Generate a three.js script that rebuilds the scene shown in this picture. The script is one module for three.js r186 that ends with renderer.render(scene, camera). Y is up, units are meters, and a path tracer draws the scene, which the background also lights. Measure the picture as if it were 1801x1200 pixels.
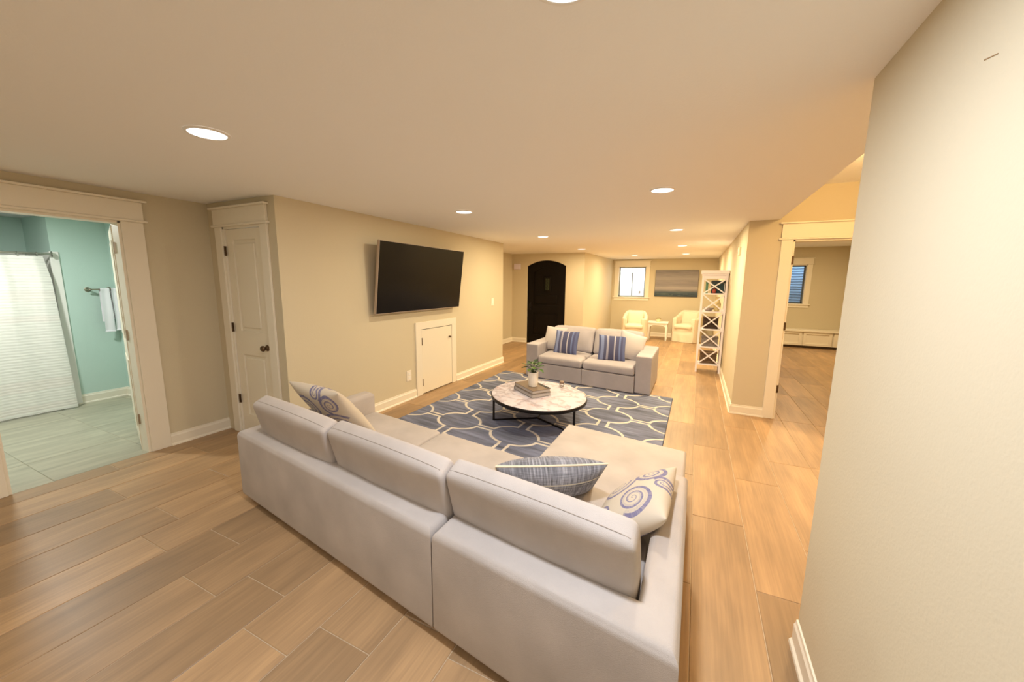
import * as THREE from 'three';
import { mergeGeometries, mergeVertices, toCreasedNormals } from 'three/addons/utils/BufferGeometryUtils.js';
import { RoundedBoxGeometry } from 'three/addons/geometries/RoundedBoxGeometry.js';
import { RectAreaLightUniformsLib } from 'three/addons/lights/RectAreaLightUniformsLib.js';

// ---------------------------------------------------------------- camera, sky, lights, exposure
RectAreaLightUniformsLib.init();
const scene = new THREE.Scene();
const camera = new THREE.PerspectiveCamera(2 * Math.atan(600 / 673.92) * 180 / Math.PI, 1801 / 1200, 0.05, 60);
camera.position.set(0, 1.548, 0);
camera.rotation.set(-0.152, 0.445, 0.0107, 'YXZ');
scene.background = new THREE.Color(0.86, 0.95, 1.0);
scene.backgroundIntensity = 5;
scene.environment = null;
const renderer = new THREE.WebGLRenderer({ antialias: true });
renderer.toneMapping = THREE.LinearToneMapping;
renderer.toneMappingExposure = 1.13;
renderer.shadowMap.enabled = true;

const H = 2.265;                       // main ceiling
const XT = -3.325, ZC = -2.205, XB = -4.342, ZE = -6.548, XR = 0.48, ZR = -5.22, ZF = -12.1, XN = 0.504, ZN = -1.86, XE = 0.768;
const K = 0.15;                        // the furniture stands a little askew to the room
const NEUTRAL = [0.9, 0.98, 1.1], MILD = [1.0, 0.95, 0.86], WARM = [1.0, 0.80, 0.48];
const CANS = [
  // x, z, colour, strength, height, label
  [-2.25, -1.18, MILD, 105, H, 'glowing round recessed ceiling light nearest the bathroom door'],
  [-0.335, -0.975, NEUTRAL, 370, H, 'glowing round recessed ceiling light cut by the top edge of the photo'],
  [-2.233, -3.496, [1.0, 0.87, 0.64], 165, H, 'glowing round recessed ceiling light in front of the wall television'],
  [-0.298, -3.287, [1.0, 0.88, 0.66], 440, H, 'glowing round recessed ceiling light above the walkway, large right one nearest the bedroom doorway'],
  [-2.24, -5.786, WARM, 400, H, 'glowing round recessed ceiling light near the far end of the television wall'],
  [-0.305, -5.69, WARM, 640, H, 'glowing round recessed ceiling light, second in the right row from the bedroom doorway'],
  [-2.274, -8.155, WARM, 440, H, 'glowing round recessed ceiling light just right of the arched door top'],
  [-0.311, -8.032, WARM, 620, H, 'glowing round recessed ceiling light, third in the right row, above the white tower shelf'],
  [-0.301, -10.21, WARM, 470, H, 'glowing round recessed ceiling light above the seascape painting'],
  [-1.481, -10.25, WARM, 440, H, 'glowing round recessed ceiling light above the far white window'],
  [-2.25, 0.95, MILD, 130, H, 'round recessed ceiling light behind the camera on the bathroom side'],
  [-0.6, 0.95, NEUTRAL, 190, H, 'round recessed ceiling light behind the camera by the bare right wall'],
  [2.1, -10.0, WARM, 640, 2.5, 'round recessed light in the bedroom ceiling near the window bench'],
  [2.1, -7.2, WARM, 420, 2.5, 'round recessed light in the bedroom ceiling inside the doorway'],
  [-5.7, -1.0, [0.96, 1.0, 0.96], 500, H, 'round recessed light in the bathroom ceiling'],
];

// ---------------------------------------------------------------- helpers
const V2 = (x, y) => new THREE.Vector2(x, y), V3 = (x, y, z) => new THREE.Vector3(x, y, z);
let seed = 7;
function rnd() { seed = (seed * 1664525 + 1013904223) >>> 0; return seed / 4294967296; }
function hash(x, y, s) { let h = Math.imul(x, 374761393) ^ Math.imul(y, 668265263) ^ Math.imul(s, 1274126177); h = Math.imul(h ^ (h >>> 13), 1274126177); return ((h ^ (h >>> 16)) >>> 0) / 4294967296; }
const mod = (a, n) => ((a % n) + n) % n;
function vnoise(x, y, px, py, s) {     // tiling value noise with periods px, py
  const xi = Math.floor(x), yi = Math.floor(y), fx = x - xi, fy = y - yi, u = fx * fx * (3 - 2 * fx), v = fy * fy * (3 - 2 * fy);
  const a = mod(xi, px), b = mod(xi + 1, px), c = mod(yi, py), d = mod(yi + 1, py);
  return (hash(a, c, s) * (1 - u) + hash(b, c, s) * u) * (1 - v) + (hash(a, d, s) * (1 - u) + hash(b, d, s) * u) * v;
}
function fbm(x, y, px, py, s, o = 4) { let a = 0, w = 0.5, t = 0; for (let i = 0; i < o; i++) { a += w * vnoise(x, y, px, py, s + i); t += w; w *= 0.5; x *= 2; y *= 2; px *= 2; py *= 2; } return a / t; }
function dataTex(w, h, fn, srgb = true, rep = [1, 1]) {
  const d = new Uint8Array(w * h * 4);
  for (let j = 0; j < h; j++) for (let i = 0; i < w; i++) { const c = fn(i / w, j / h, i, j), k = (j * w + i) * 4; d[k] = Math.max(0, Math.min(255, c[0])); d[k + 1] = Math.max(0, Math.min(255, c[1])); d[k + 2] = Math.max(0, Math.min(255, c[2])); d[k + 3] = 255; }
  const t = new THREE.DataTexture(d, w, h, THREE.RGBAFormat);
  t.wrapS = t.wrapT = THREE.RepeatWrapping; t.magFilter = THREE.LinearFilter; t.minFilter = THREE.LinearMipmapLinearFilter; t.generateMipmaps = true;
  if (srgb) t.colorSpace = THREE.SRGBColorSpace;
  t.repeat.set(rep[0], rep[1]); t.needsUpdate = true; return t;
}
function canvasTex(w, h, draw) { const c = document.createElement('canvas'); c.width = w; c.height = h; draw(c.getContext('2d'), w, h); const t = new THREE.CanvasTexture(c); t.colorSpace = THREE.SRGBColorSpace; t.wrapS = t.wrapT = THREE.RepeatWrapping; return t; }
function again(t, x, y) { const c = t.clone(); c.repeat.set(x, y); c.needsUpdate = true; return c; }
function mat(color, rough = 0.6, extra = {}) { return new THREE.MeshStandardMaterial({ color, roughness: rough, ...extra }); }

const taken = new Map();
function numbered(n) { const k = taken.get(n) ?? 0; taken.set(n, k + 1); return k ? `${n}_${String(k).padStart(3, '0')}` : n; }
function mesh(name, geo, m, parent) { const o = new THREE.Mesh(Array.isArray(geo) ? merge(geo) : geo, m); o.name = parent ? name : numbered(name); o.castShadow = o.receiveShadow = true; (parent ?? scene).add(o); return o; }
function plain(g) { const o = g.index ? g.toNonIndexed() : g.clone(); for (const k of Object.keys(o.attributes)) if (!['position', 'normal', 'uv'].includes(k)) o.deleteAttribute(k); if (!o.attributes.uv) o.setAttribute('uv', new THREE.BufferAttribute(new Float32Array(o.attributes.position.count * 2), 2)); return o; }
function merge(list) { return mergeGeometries(list.map(plain)); }
function tag(o, label, category, group) { o.userData.label = label; o.userData.category = category; if (group) o.userData.group = group; return o; }
function thing(name, label, category, pos = [0, 0, 0], turn = 0, group) { const o = new THREE.Group(); o.name = numbered(name); o.position.set(...pos); o.rotation.y = turn; scene.add(o); return tag(o, label, category, group); }
function struct(name, geo, m) { const o = mesh(name, geo, m); o.userData.kind = 'structure'; return o; }
function structGroup(name, pos = [0, 0, 0], turn = 0) { const o = new THREE.Group(); o.name = numbered(name); o.position.set(...pos); o.rotation.y = turn; o.userData.kind = 'structure'; scene.add(o); return o; }

// geometry
function boxUV(g0) {                   // uv in metres from the facing of each triangle
  const g = g0.index ? g0.toNonIndexed() : g0, p = g.attributes.position, uv = new Float32Array(p.count * 2), a = V3(), b = V3(), c = V3(), n = V3();
  for (let i = 0; i < p.count; i += 3) {
    a.fromBufferAttribute(p, i); b.fromBufferAttribute(p, i + 1); c.fromBufferAttribute(p, i + 2);
    n.subVectors(b, a).cross(c.clone().sub(a)); const x = Math.abs(n.x), y = Math.abs(n.y), z = Math.abs(n.z);
    [a, b, c].forEach((q, k) => { const u = x > y && x > z ? [q.z, q.y] : y > z ? [q.x, q.z] : [q.x, q.y]; uv[(i + k) * 2] = u[0]; uv[(i + k) * 2 + 1] = u[1]; });
  }
  g.setAttribute('uv', new THREE.BufferAttribute(uv, 2)); return g;
}
function box(x0, x1, y0, y1, z0, z1) { const g = new THREE.BoxGeometry(x1 - x0, y1 - y0, z1 - z0); g.translate((x0 + x1) / 2, (y0 + y1) / 2, (z0 + z1) / 2); return boxUV(g); }
function rbox(x0, x1, y0, y1, z0, z1, r = 0.004, s = 2) { const w = x1 - x0, h = y1 - y0, d = z1 - z0; const g = new RoundedBoxGeometry(w, h, d, s, Math.min(r, w / 2.01, h / 2.01, d / 2.01)); g.translate((x0 + x1) / 2, (y0 + y1) / 2, (z0 + z1) / 2); return boxUV(g); }
function remap(g, fn) { const p = g.attributes.position, v = V3(); for (let i = 0; i < p.count; i++) { v.fromBufferAttribute(p, i); const r = fn(v.x, v.y, v.z); p.setXYZ(i, r[0], r[1], r[2]); } return g; }
function smooth(g, noUV) { g.deleteAttribute('normal'); if (noUV) g.deleteAttribute('uv'); const m = mergeVertices(g, 1e-5); m.computeVertexNormals(); return m; }
// rounded box with bulging faces, unit-mapped through warp(a, b, c) when given (a, b, c in -1..1)
function cushion(w, h, d, r, { top = 0, front = 0, back = 0, side = 0, seg = [16, 8, 12], warp } = {}) {
  let g = new THREE.BoxGeometry(w, h, d, ...seg);
  const W = w / 2, Hh = h / 2, D = d / 2;
  // crowd the divisions towards the edges so that the rounding is smooth
  const crowd = (t) => Math.sign(t) * (1 - Math.pow(Math.max(0, 1 - Math.abs(t)), 1.7));
  const form = (x, y, z) => {
    const cx = Math.max(-W + r, Math.min(W - r, x)), cy = Math.max(-Hh + r, Math.min(Hh - r, y)), cz = Math.max(-D + r, Math.min(D - r, z));
    const v = V3(x - cx, y - cy, z - cz); if (v.length() > 1e-6) v.setLength(r); let X = cx + v.x, Y = cy + v.y, Z = cz + v.z;
    const fx = Math.max(0, 1 - (X / W) ** 2), fy = Math.max(0, 1 - (Y / Hh) ** 2), fz = Math.max(0, 1 - (Z / D) ** 2);
    if (Y > 0) Y += top * Math.pow(fx, 0.6) * Math.pow(fz, 0.6) * (Y / Hh);
    if (Z > 0) Z += front * Math.pow(fx, 0.6) * Math.pow(fy, 0.7) * (Z / D); else Z += back * Math.pow(fx, 0.6) * Math.pow(fy, 0.7) * (Z / D);
    X += side * fy * fz * (X / W);
    return warp ? warp(X / W, Y / Hh, Z / D) : [X, Y, Z];
  };
  remap(g, (x, y, z) => form(crowd(x / W) * W, crowd(y / Hh) * Hh, crowd(z / D) * D));
  const out = boxUV(smooth(g, true)); out.userData.form = (a, b, c) => form(a * W, b * Hh, c * D); return out;
}
// knife-edge throw pillow: front faces +z, uv 0..1 over each face
function pillow(w, h, t, pinch = 0.07, n = 22) {
  const pos = [], uv = [], idx = [];
  for (const s of [1, -1]) {
    const base = pos.length / 3;
    for (let j = 0; j <= n; j++) for (let i = 0; i <= n; i++) {
      const a = -Math.cos(Math.PI * i / n), b = -Math.cos(Math.PI * j / n);
      const X = w / 2 * a * (1 - pinch * (1 - b * b)), Y = h / 2 * b * (1 - pinch * (1 - a * a));
      const Z = s * t / 2 * Math.pow(Math.max(0, (1 - a * a) * (1 - b * b)), 0.42);
      pos.push(X, Y, Z); uv.push((a + 1) / 2, (b + 1) / 2);
    }
    for (let j = 0; j < n; j++) for (let i = 0; i < n; i++) { const q = base + j * (n + 1) + i; if (s > 0) idx.push(q, q + 1, q + n + 2, q, q + n + 2, q + n + 1); else idx.push(q, q + n + 2, q + 1, q, q + n + 1, q + n + 2); }
  }
  const g = new THREE.BufferGeometry(); g.setAttribute('position', new THREE.Float32BufferAttribute(pos, 3)); g.setAttribute('uv', new THREE.Float32BufferAttribute(uv, 2)); g.setIndex(idx);
  const m = mergeVertices(g, 1e-6); m.computeVertexNormals(); return m;
}
function pillowEdge(w, h, pinch, r) {  // piping round the seam of pillow()
  const p = [], n = 16;
  for (let e = 0; e < 4; e++) for (let i = 0; i < n; i++) { const q = -1 + 2 * i / n, [a, b] = [[q, -1], [1, q], [-q, 1], [-1, -q]][e]; p.push(V3(w / 2 * a * (1 - pinch * (1 - b * b)), h / 2 * b * (1 - pinch * (1 - a * a)), 0)); }
  return new THREE.TubeGeometry(new THREE.CatmullRomCurve3(p, true, 'catmullrom', 0.2), 128, r, 6, true);
}
function tube(pts, r, seg = 24, rad = 8) { return new THREE.TubeGeometry(new THREE.CatmullRomCurve3(pts.map((q) => V3(...q)), false, 'catmullrom', 0.5), seg, r, rad, false); }
function bar(a, b, w, t) {             // square bar between two points
  const A = V3(...a), B = V3(...b), d = B.clone().sub(A), L = d.length(); const g = new RoundedBoxGeometry(w, L, t, 1, Math.min(w, t) * 0.15);
  g.applyQuaternion(new THREE.Quaternion().setFromUnitVectors(V3(0, 1, 0), d.normalize())); g.translate((A.x + B.x) / 2, (A.y + B.y) / 2, (A.z + B.z) / 2); return boxUV(g);
}
function cyl(r0, r1, h, x, y, z, n = 24) { const g = new THREE.CylinderGeometry(r1, r0, h, n); g.translate(x, y + h / 2, z); return g; }
function lathe(pts, n = 40) { return new THREE.LatheGeometry(pts.map((p) => V2(...p)), n); }
const SHEAR = new THREE.Matrix4().set(1, 0, 0, 0, 0, 1, 0, 0, K, 0, 1, 0, 0, 0, 0, 1);
const askew = (g) => { const c = g.clone(); c.applyMatrix4(SHEAR); return c; };
const at = (u, y, v) => [u, y, v + K * u];           // a place in the furniture's plan
function rot(g, x = 0, y = 0, z = 0) { g.applyMatrix4(new THREE.Matrix4().makeRotationFromEuler(new THREE.Euler(x, y, z, 'YXZ'))); return g; }
function frame3(g, o, ex, ey, ez) { g.applyMatrix4(new THREE.Matrix4().makeBasis(V3(...ex).normalize(), V3(...ey).normalize(), V3(...ez).normalize()).setPosition(...o)); return g; }

// ---------------------------------------------------------------- textures and materials
const peel = dataTex(256, 256, (u, v) => { const n = fbm(u * 40, v * 40, 40, 40, 3, 3) * 255; return [n, n, n]; }, false);
const weave = dataTex(256, 256, (u, v, i, j) => { const n = 120 + 50 * Math.sin(i * Math.PI / 2) * Math.sin(j * Math.PI / 2) + 110 * (fbm(u * 60, v * 60, 60, 60, 9, 2) - 0.5); return [n, n, n]; }, false);
const clothTone = (r, g, b, amp, s) => dataTex(256, 256, (u, v) => { const n = 1 + amp * (fbm(u * 5, v * 5, 5, 5, s, 5) - 0.5) * 2.4; return [r * n, g * n, b * n]; }, true, [1.1, 1.1]);
const paint = (c) => mat(c, 0.85, { bumpMap: again(peel, 4, 4), bumpScale: 0.0004 });
const M = {
  wall: paint(0xd6caaf), ceiling: paint(0xfbf9f6), teal: paint(0xc6dcd2), trim: mat(0xf3ead8, 0.45), door: mat(0xf2e8d4, 0.45),
  sofa: mat(0xffffff, 0.95, { map: clothTone(194, 184, 177, 0.06, 21), bumpMap: again(weave, 9, 9), bumpScale: 0.0012 }),
  love: mat(0xffffff, 0.95, { map: clothTone(180, 174, 180, 0.06, 33), bumpMap: again(weave, 9, 9), bumpScale: 0.0012 }),
  seam: mat(0xab9f95, 0.95), gap: mat(0x2c2622, 0.9),
  black: mat(0x17110f, 0.4, { metalness: 0.4 }), bronze: mat(0x6b5640, 0.4, { metalness: 0.8 }), chrome: mat(0xc9c6c0, 0.22, { metalness: 1 }), nickel: mat(0xa59a88, 0.35, { metalness: 0.9 }),
  white: mat(0xf5f1ea, 0.5), plate: mat(0xf4eadb, 0.4), cream: mat(0xefe2c8, 0.9),
};
const woodTex = (s, tint) => dataTex(512, 1024, (u, v) => {
  const warp = fbm(u * 3, v * 3, 3, 3, s + 40, 3) - 0.5;
  const streak = fbm(u * 10 + warp * 1.6, v * 3, 10, 3, s, 4), fine = fbm(u * 90, v * 6, 90, 6, s + 11, 3), cloud = fbm(u * 2, v * 3, 2, 3, s + 23, 3);
  const n = 1 + 0.2 * (streak - 0.5) + 0.12 * (fine - 0.5) + 0.16 * (cloud - 0.5);
  return [177 * n * tint, 143 * n * tint, 105 * (n * 0.97 + 0.03) * tint];
});
const WOOD = [[51, 1.0], [77, 0.96], [93, 1.03], [118, 0.9]].map(([s, t]) => mat(0xffffff, 0.42, { map: woodTex(s, t), bumpMap: again(peel, 3, 1), bumpScale: 0.0002 }));
M.grout = mat(0xd0bc9f, 0.9);
const tileTex = dataTex(512, 512, (u, v) => { const n = fbm(u * 14, v * 3, 14, 3, 61, 4), c = fbm(u * 3, v * 3, 3, 3, 71, 4); const k = 0.88 + 0.2 * (n - 0.5) + 0.22 * (c - 0.5); return [196 * k, 190 * k, 166 * k]; });
M.tile = mat(0xffffff, 0.4, { map: tileTex }); M.tileGrout = mat(0xb3ac98, 0.9);

// ---------------------------------------------------------------- lamps
function downlight(x, z, colour, strength, h, label) {
  const t = thing('recessed_light', label, 'ceiling light', [x, h, z], 0, 'recessed ceiling lights');
  mesh('trim_ring', lathe([[0.079, -0.004], [0.083, -0.008], [0.092, -0.006], [0.096, -0.0005]], 48), M.white, t);
  const c = new THREE.Color().setRGB(...colour);
  const lens = new THREE.CylinderGeometry(0.081, 0.081, 0.004, 48); lens.translate(0, -0.0035, 0);
  mesh('glowing_lens', lens, new THREE.MeshStandardMaterial({ color: 0xffffff, roughness: 0.6, emissive: c.clone().lerp(new THREE.Color(1, 1, 1), 0.8), emissiveIntensity: 2.2 }), t);
  const l = new THREE.RectAreaLight(c, strength, 0.14, 0.14); l.position.set(0, -0.012, 0); l.rotation.x = -Math.PI / 2; l.castShadow = true; t.add(l);
}
for (const c of CANS) downlight(...c);
{ // glass globe under the raised ceiling outside the bedroom, hidden by the near wall
  const t = thing('globe_light', 'glowing round globe light under the raised ceiling outside the bedroom doorway', 'ceiling light', [1.2, 2.45, -3.6]), c = new THREE.Color().setRGB(1, 0.64, 0.26);
  mesh('glowing_globe', new THREE.SphereGeometry(0.1, 32, 20), new THREE.MeshStandardMaterial({ color: 0xffffff, emissive: c, emissiveIntensity: 2 }), t);
  mesh('ceiling_mount', lathe([[0, 0.09], [0.05, 0.092], [0.055, 0.12], [0.07, 0.135], [0.07, 0.149], [0, 0.149]], 32), M.nickel, t);
  const l = new THREE.PointLight(c, 3.2); l.castShadow = true; l.shadow.radius = 4; t.add(l);
}

// ---------------------------------------------------------------- shell: walls, ceilings
const T = 0.12;
struct('wall_left', box(XT - T, XT, 0, H, ZE, ZC), M.wall);                                   // television wall
const DOOR = { x0: -4.118, x1: -3.53, top: 2.035 };
struct('wall_left', [box(XB, DOOR.x0, 0, H, ZC - T, ZC), box(DOOR.x1, XT - T, 0, H, ZC - T, ZC), box(DOOR.x0, DOOR.x1, DOOR.top, H, ZC - T, ZC)], M.wall);   // closet wall
const BATH = { z0: -1.553, z1: -0.745, top: 2.015 };
const bathWall = (x0, x1) => [box(x0, x1, 0, H, ZC - T, BATH.z0), box(x0, x1, 0, H, BATH.z1, 1.6), box(x0, x1, BATH.top, H, BATH.z0, BATH.z1)];
struct('wall_left', bathWall(XB - T / 2, XB), M.wall);
struct('wall_bath', bathWall(XB - T, XB - T / 2), M.teal);
struct('wall_left', box(-4.35, XT - T, 0, H, ZE, ZE + T), M.wall);                           // hall, back of the closet
struct('wall_left', box(-4.47, -4.35, 0, H, -9.22, ZE + T), M.wall);
const ARCH = { x0: -3.925, x1: -2.908, spring: 1.955, peak: 2.095, z: -9.1 };
function archPath(s, grow = 0) {
  const { x0, x1, spring, peak } = ARCH, hw = (x1 - x0) / 2, sag = peak - spring, R = (hw * hw + sag * sag) / (2 * sag), cx = (x0 + x1) / 2, cy = peak - R, a = Math.asin(hw / R);
  s.moveTo(x0 - grow, 0); s.lineTo(x1 + grow, 0); s.lineTo(x1 + grow, spring);
  s.absarc(cx, cy, R + grow, Math.PI / 2 - a, Math.PI / 2 + a, false); s.lineTo(x0 - grow, 0); return s;
}
{ const w = new THREE.Shape(); w.moveTo(-4.35, -0.001); w.lineTo(-2.45, -0.001); w.lineTo(-2.45, H); w.lineTo(-4.35, H); w.closePath();
  w.holes.push(archPath(new THREE.Path())); const g = new THREE.ExtrudeGeometry(w, { depth: T, bevelEnabled: false, curveSegments: 24 }); g.translate(0, 0, ARCH.z - T); struct('wall_far', [boxUV(g), box(-4.47, -2.45, 0, H, ARCH.z - T - 0.06, ARCH.z - T)], M.wall); }
{ const L = Math.hypot(0.08, 3.0), g = box(-0.12, 0, 0, H, -L, 0.0); g.rotateY(-Math.atan2(0.08, 3.0)); g.translate(-2.45, 0, ARCH.z); struct('wall_left', g, M.wall); }
const WIN1 = { x0: -2.2, x1: -1.39, y0: 1.15, y1: 2.06 }, WIN2 = { x0: 1.72, x1: 2.48, y0: 1.08, y1: 2.07 };
{ const w = new THREE.Shape(); w.moveTo(-2.6, 0); w.lineTo(3.5, 0); w.lineTo(3.5, 2.6); w.lineTo(-2.6, 2.6); w.closePath();
  for (const q of [WIN1, WIN2]) { const h = new THREE.Path(); h.moveTo(q.x0, q.y0); h.lineTo(q.x1, q.y0); h.lineTo(q.x1, q.y1); h.lineTo(q.x0, q.y1); h.closePath(); w.holes.push(h); }
  const g = new THREE.ExtrudeGeometry(w, { depth: 0.2, bevelEnabled: false }); g.translate(0, 0, ZF - 0.2); struct('wall_far', boxUV(g), M.wall); }
struct('wall_right', box(XR, XR + T, 0, 2.6, ZF, ZR - T), M.wall);
const BED = { x0: 0.912, x1: 1.74, top: 2.04 };
struct('wall_right', [box(XR, BED.x0, 0, 2.62, ZR - T, ZR), box(BED.x1, 3.5, 0, 2.62, ZR - T, ZR), box(BED.x0, BED.x1, BED.top, 2.62, ZR - T, ZR)], M.wall);
struct('wall_right', box(2.3, 2.42, 0, 2.62, ZR, ZN), M.wall);
struct('wall_right', [box(XN, XN + T, 0, 2.62, ZN, 1.6), box(XN + T, 2.42, 0, 2.62, ZN, ZN + T)], M.wall);
struct('wall_right', box(3.4, 3.52, 0, 2.62, ZF, ZR - T), M.wall);                            // bedroom side
struct('wall_back', box(XB - T, XN + T, 0, H, 1.6, 1.72), M.wall);
// bathroom
struct('wall_bath', box(-6.91, -6.79, 0, H, -2.28, -1.79), M.teal);
struct('wall_bath', box(-6.91, XB - T, 0, H, -2.4, -2.28), M.teal);
struct('wall_bath', box(-7.55, -6.91, 0, H, -1.91, -1.79), M.teal);
struct('wall_bath', box(-7.67, -7.55, 0, H, -1.91, 0.1), M.teal);
struct('wall_bath', box(-7.55, -6.79, 0, H, 0.0, 0.12), M.teal);
struct('wall_bath', box(-6.91, -6.79, 0, H, 0.12, 0.95), M.teal);
struct('wall_bath', box(-6.91, XB - T, 0, H, 0.95, 1.07), M.teal);
struct('ceiling', [box(-7.7, XE, H, 2.6, ZR, 1.75), box(-4.5, XR + T, H, 2.6, ZF - 0.2, ZR)], M.ceiling);
struct('ceiling', box(XE, 2.45, 2.6, 2.72, ZR - T, ZN + T), M.ceiling);
struct('ceiling', box(XR + T, 3.52, 2.5, 2.62, ZF, ZR - T), M.ceiling);

// ---------------------------------------------------------------- floors: planks and tiles, each a piece
const floor = struct('floor', [box(XB, 3.5, -0.1, -0.0035, ZF, 1.6), box(-4.47, XB, -0.1, -0.0035, -9.22, ZE)], M.grout);
{
  const slab = (w, l, uo, vo) => {       // thin plank, top at y = 0, edges chamfered
    const a = w / 2, b = l / 2, c = 0.0025, g = new THREE.BufferGeometry(), P = [], U = [];
    const quad = (p, q, r, s) => { for (const k of [p, q, r, p, r, s]) { P.push(...k); U.push(uo + (k[0] + a) / 0.62, vo + (k[2] + b) / 1.4); } };
    const t = [[-a + c, 0, -b + c], [-a + c, 0, b - c], [a - c, 0, b - c], [a - c, 0, -b + c]], m = [[-a, -0.002, -b], [-a, -0.002, b], [a, -0.002, b], [a, -0.002, -b]], d = m.map(([x, , z]) => [x, -0.008, z]);
    quad(...t); for (let i = 0; i < 4; i++) { const j = (i + 1) % 4; quad(m[i], m[j], t[j], t[i]); quad(d[i], d[j], m[j], m[i]); }
    g.setAttribute('position', new THREE.Float32BufferAttribute(P, 3)); g.setAttribute('uv', new THREE.Float32BufferAttribute(U, 2)); g.computeVertexNormals(); return g;
  };
  const PW = 0.302, PL = 1.28, gap = 0.004, cache = new Map();
  const geoFor = (w, l, v) => { const k = `${w.toFixed(3)}_${l.toFixed(3)}_${v}`; if (!cache.has(k)) cache.set(k, slab(w - gap, l - gap, v * 0.37 % 1, v * 0.53 % 1)); return cache.get(k); };
  const phase = { [-1]: -0.89, 0: -1.04, 1: -0.845, 2: -1.0, [-2]: -1.17, [-3]: -0.945, [-4]: -1.14, [-5]: -1.6, [-6]: -1.1, 7: -2.70, 6: -2.02, 8: -2.12, 9: -2.6, 10: -3.9 };
  const list = [], view = new THREE.Matrix4().multiplyMatrices(camera.projectionMatrix, new THREE.Matrix4()), q = V3();
  camera.updateMatrixWorld(); const PV = new THREE.Matrix4().multiplyMatrices(camera.projectionMatrix, camera.matrixWorld.clone().invert());
  for (let k = -9; k < 19; k++) {
    let x0 = -2.03 + k * PW, x1 = x0 + PW; if (x1 < -4.5) continue; if (x0 > 3.4) continue;
    const ph = phase[k] ?? -1 + hash(k + 50, 3, 5) * PL;
    for (let j = -20; j < 6; j++) {
      let z0 = ph + j * PL, z1 = z0 + PL; if (z0 >= 1.6 || z1 <= ZF) continue; z0 = Math.max(z0, ZF); z1 = Math.min(z1, 1.6);
      let a = x0, b = x1; const mid = (z0 + z1) / 2;
      const inHall = mid < ZE + 0.3 && mid > -9.4;
      if (!inHall) { if (b <= XB) continue; a = Math.max(a, XB); } else if (b <= -4.4) continue;
      if (b < XT - 0.1 && mid < ZC - 0.4 && mid > ZE + 0.5) continue;          // under the closet
      if (a > XN + 0.12 && mid > ZN + 0.5) continue;                            // behind the near wall
      if (b < -2.6 && mid < -9.6) continue; b = Math.min(b, 3.4); if (b - a < 0.03 || z1 - z0 < 0.03) continue;
      q.set((a + b) / 2, 0, mid); const d = q.distanceTo(camera.position); q.applyMatrix4(PV);
      const inView = q.z < 1 && Math.abs(q.x) < 1.25 && Math.abs(q.y) < 1.35;
      list.push({ a, b, z0, z1, d, inView, v: Math.floor(hash(k + 60, j + 60, 8) * 6), m: Math.floor(hash(k + 60, j + 60, 19) * 4) });
    }
  }
  list.sort((p, r) => (r.inView - p.inView) || p.d - r.d);
  const rest = [[], [], [], []];
  list.forEach((p, i) => {
    const g = geoFor(p.b - p.a, p.z1 - p.z0, p.v), x = (p.a + p.b) / 2, z = (p.z0 + p.z1) / 2;
    if (i < 285) { const o = mesh('floor_plank', g, WOOD[p.m], floor); o.name = i ? `floor_plank_${String(i).padStart(3, '0')}` : 'floor_plank'; o.position.set(x, 0, z); }
    else { const c = g.clone(); c.translate(x, 0, z); rest[0].push(c); }
  });
  if (rest[0].length) mesh('distant_floor_planks', rest[0], WOOD[0], floor).userData.kind = 'stuff';
  // bathroom tiles
  const bath = struct('floor', box(-6.79, XB, -0.1, -0.0035, -2.28, 0.95), M.tileGrout); let n = 0; const TS = 0.61;
  for (let i = 0; i < 5; i++) for (let j = -3; j < 4; j++) {
    let x1 = XB - i * TS, x0 = Math.max(x1 - TS, -6.79), z0 = -0.965 + j * TS, z1 = z0 + TS; z0 = Math.max(z0, -2.28); z1 = Math.min(z1, 0.95); if (z1 - z0 < 0.03 || x1 - x0 < 0.03) continue;
    const g = slab(x1 - x0 - 0.004, z1 - z0 - 0.004, hash(i, j + 9, 4), hash(i, j + 9, 6)); const o = mesh('floor_tile', g, M.tile, bath); o.name = n ? `floor_tile_${String(n).padStart(3, '0')}` : 'floor_tile'; n++; o.position.set((x0 + x1) / 2, 0, (z0 + z1) / 2);
  }
}

// ---------------------------------------------------------------- baseboards and casings
function baseRun(x0, z0, x1, z1) {     // walking from 0 to 1 the room lies towards (dz, -dx)
  const L = Math.hypot(x1 - x0, z1 - z0), s = new THREE.Shape([V2(0, 0), V2(0.026, 0), V2(0.024, 0.012), V2(0.015, 0.02), V2(0.015, 0.088), V2(0.009, 0.098), V2(0.007, 0.112), V2(0, 0.114)]);
  const g = new THREE.ExtrudeGeometry(s, { depth: L, bevelEnabled: false });       // profile in x (out), y; length along z
  const d = V3((x1 - x0) / L, 0, (z1 - z0) / L), out = V3(d.z, 0, -d.x);
  g.applyMatrix4(new THREE.Matrix4().makeBasis(out, V3(0, 1, 0), d).setPosition(x0, 0, z0));
  return boxUV(g);
}
const bb = (name, ...runs) => struct(name, runs.map((r) => baseRun(...r)), M.trim);
bb('baseboard_left', [XT, ZE - 0.02, XT, -4.935], [XT, -3.975, XT, ZC]);
bb('baseboard_left', [XB, ZC, XB, BATH.z0 - 0.145]);
bb('baseboard_left', [-4.35, -9.1, -4.35, ZE]);
bb('baseboard_far', [ARCH.x0 - 0.005, -9.1, -4.35, -9.1], [-2.45, -9.1, ARCH.x1 + 0.005, -9.1]);
bb('baseboard_far', [XR, ZF, -2.37, ZF]);
bb('baseboard_left', [-2.37, ZF, -2.45, -9.1]);
bb('baseboard_right', [XR, ZR + 0.02, XR, ZF], [0.815, ZR, XR - 0.02, ZR]);
bb('baseboard_right', [XN, 1.6, XN, ZN]);
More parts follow.
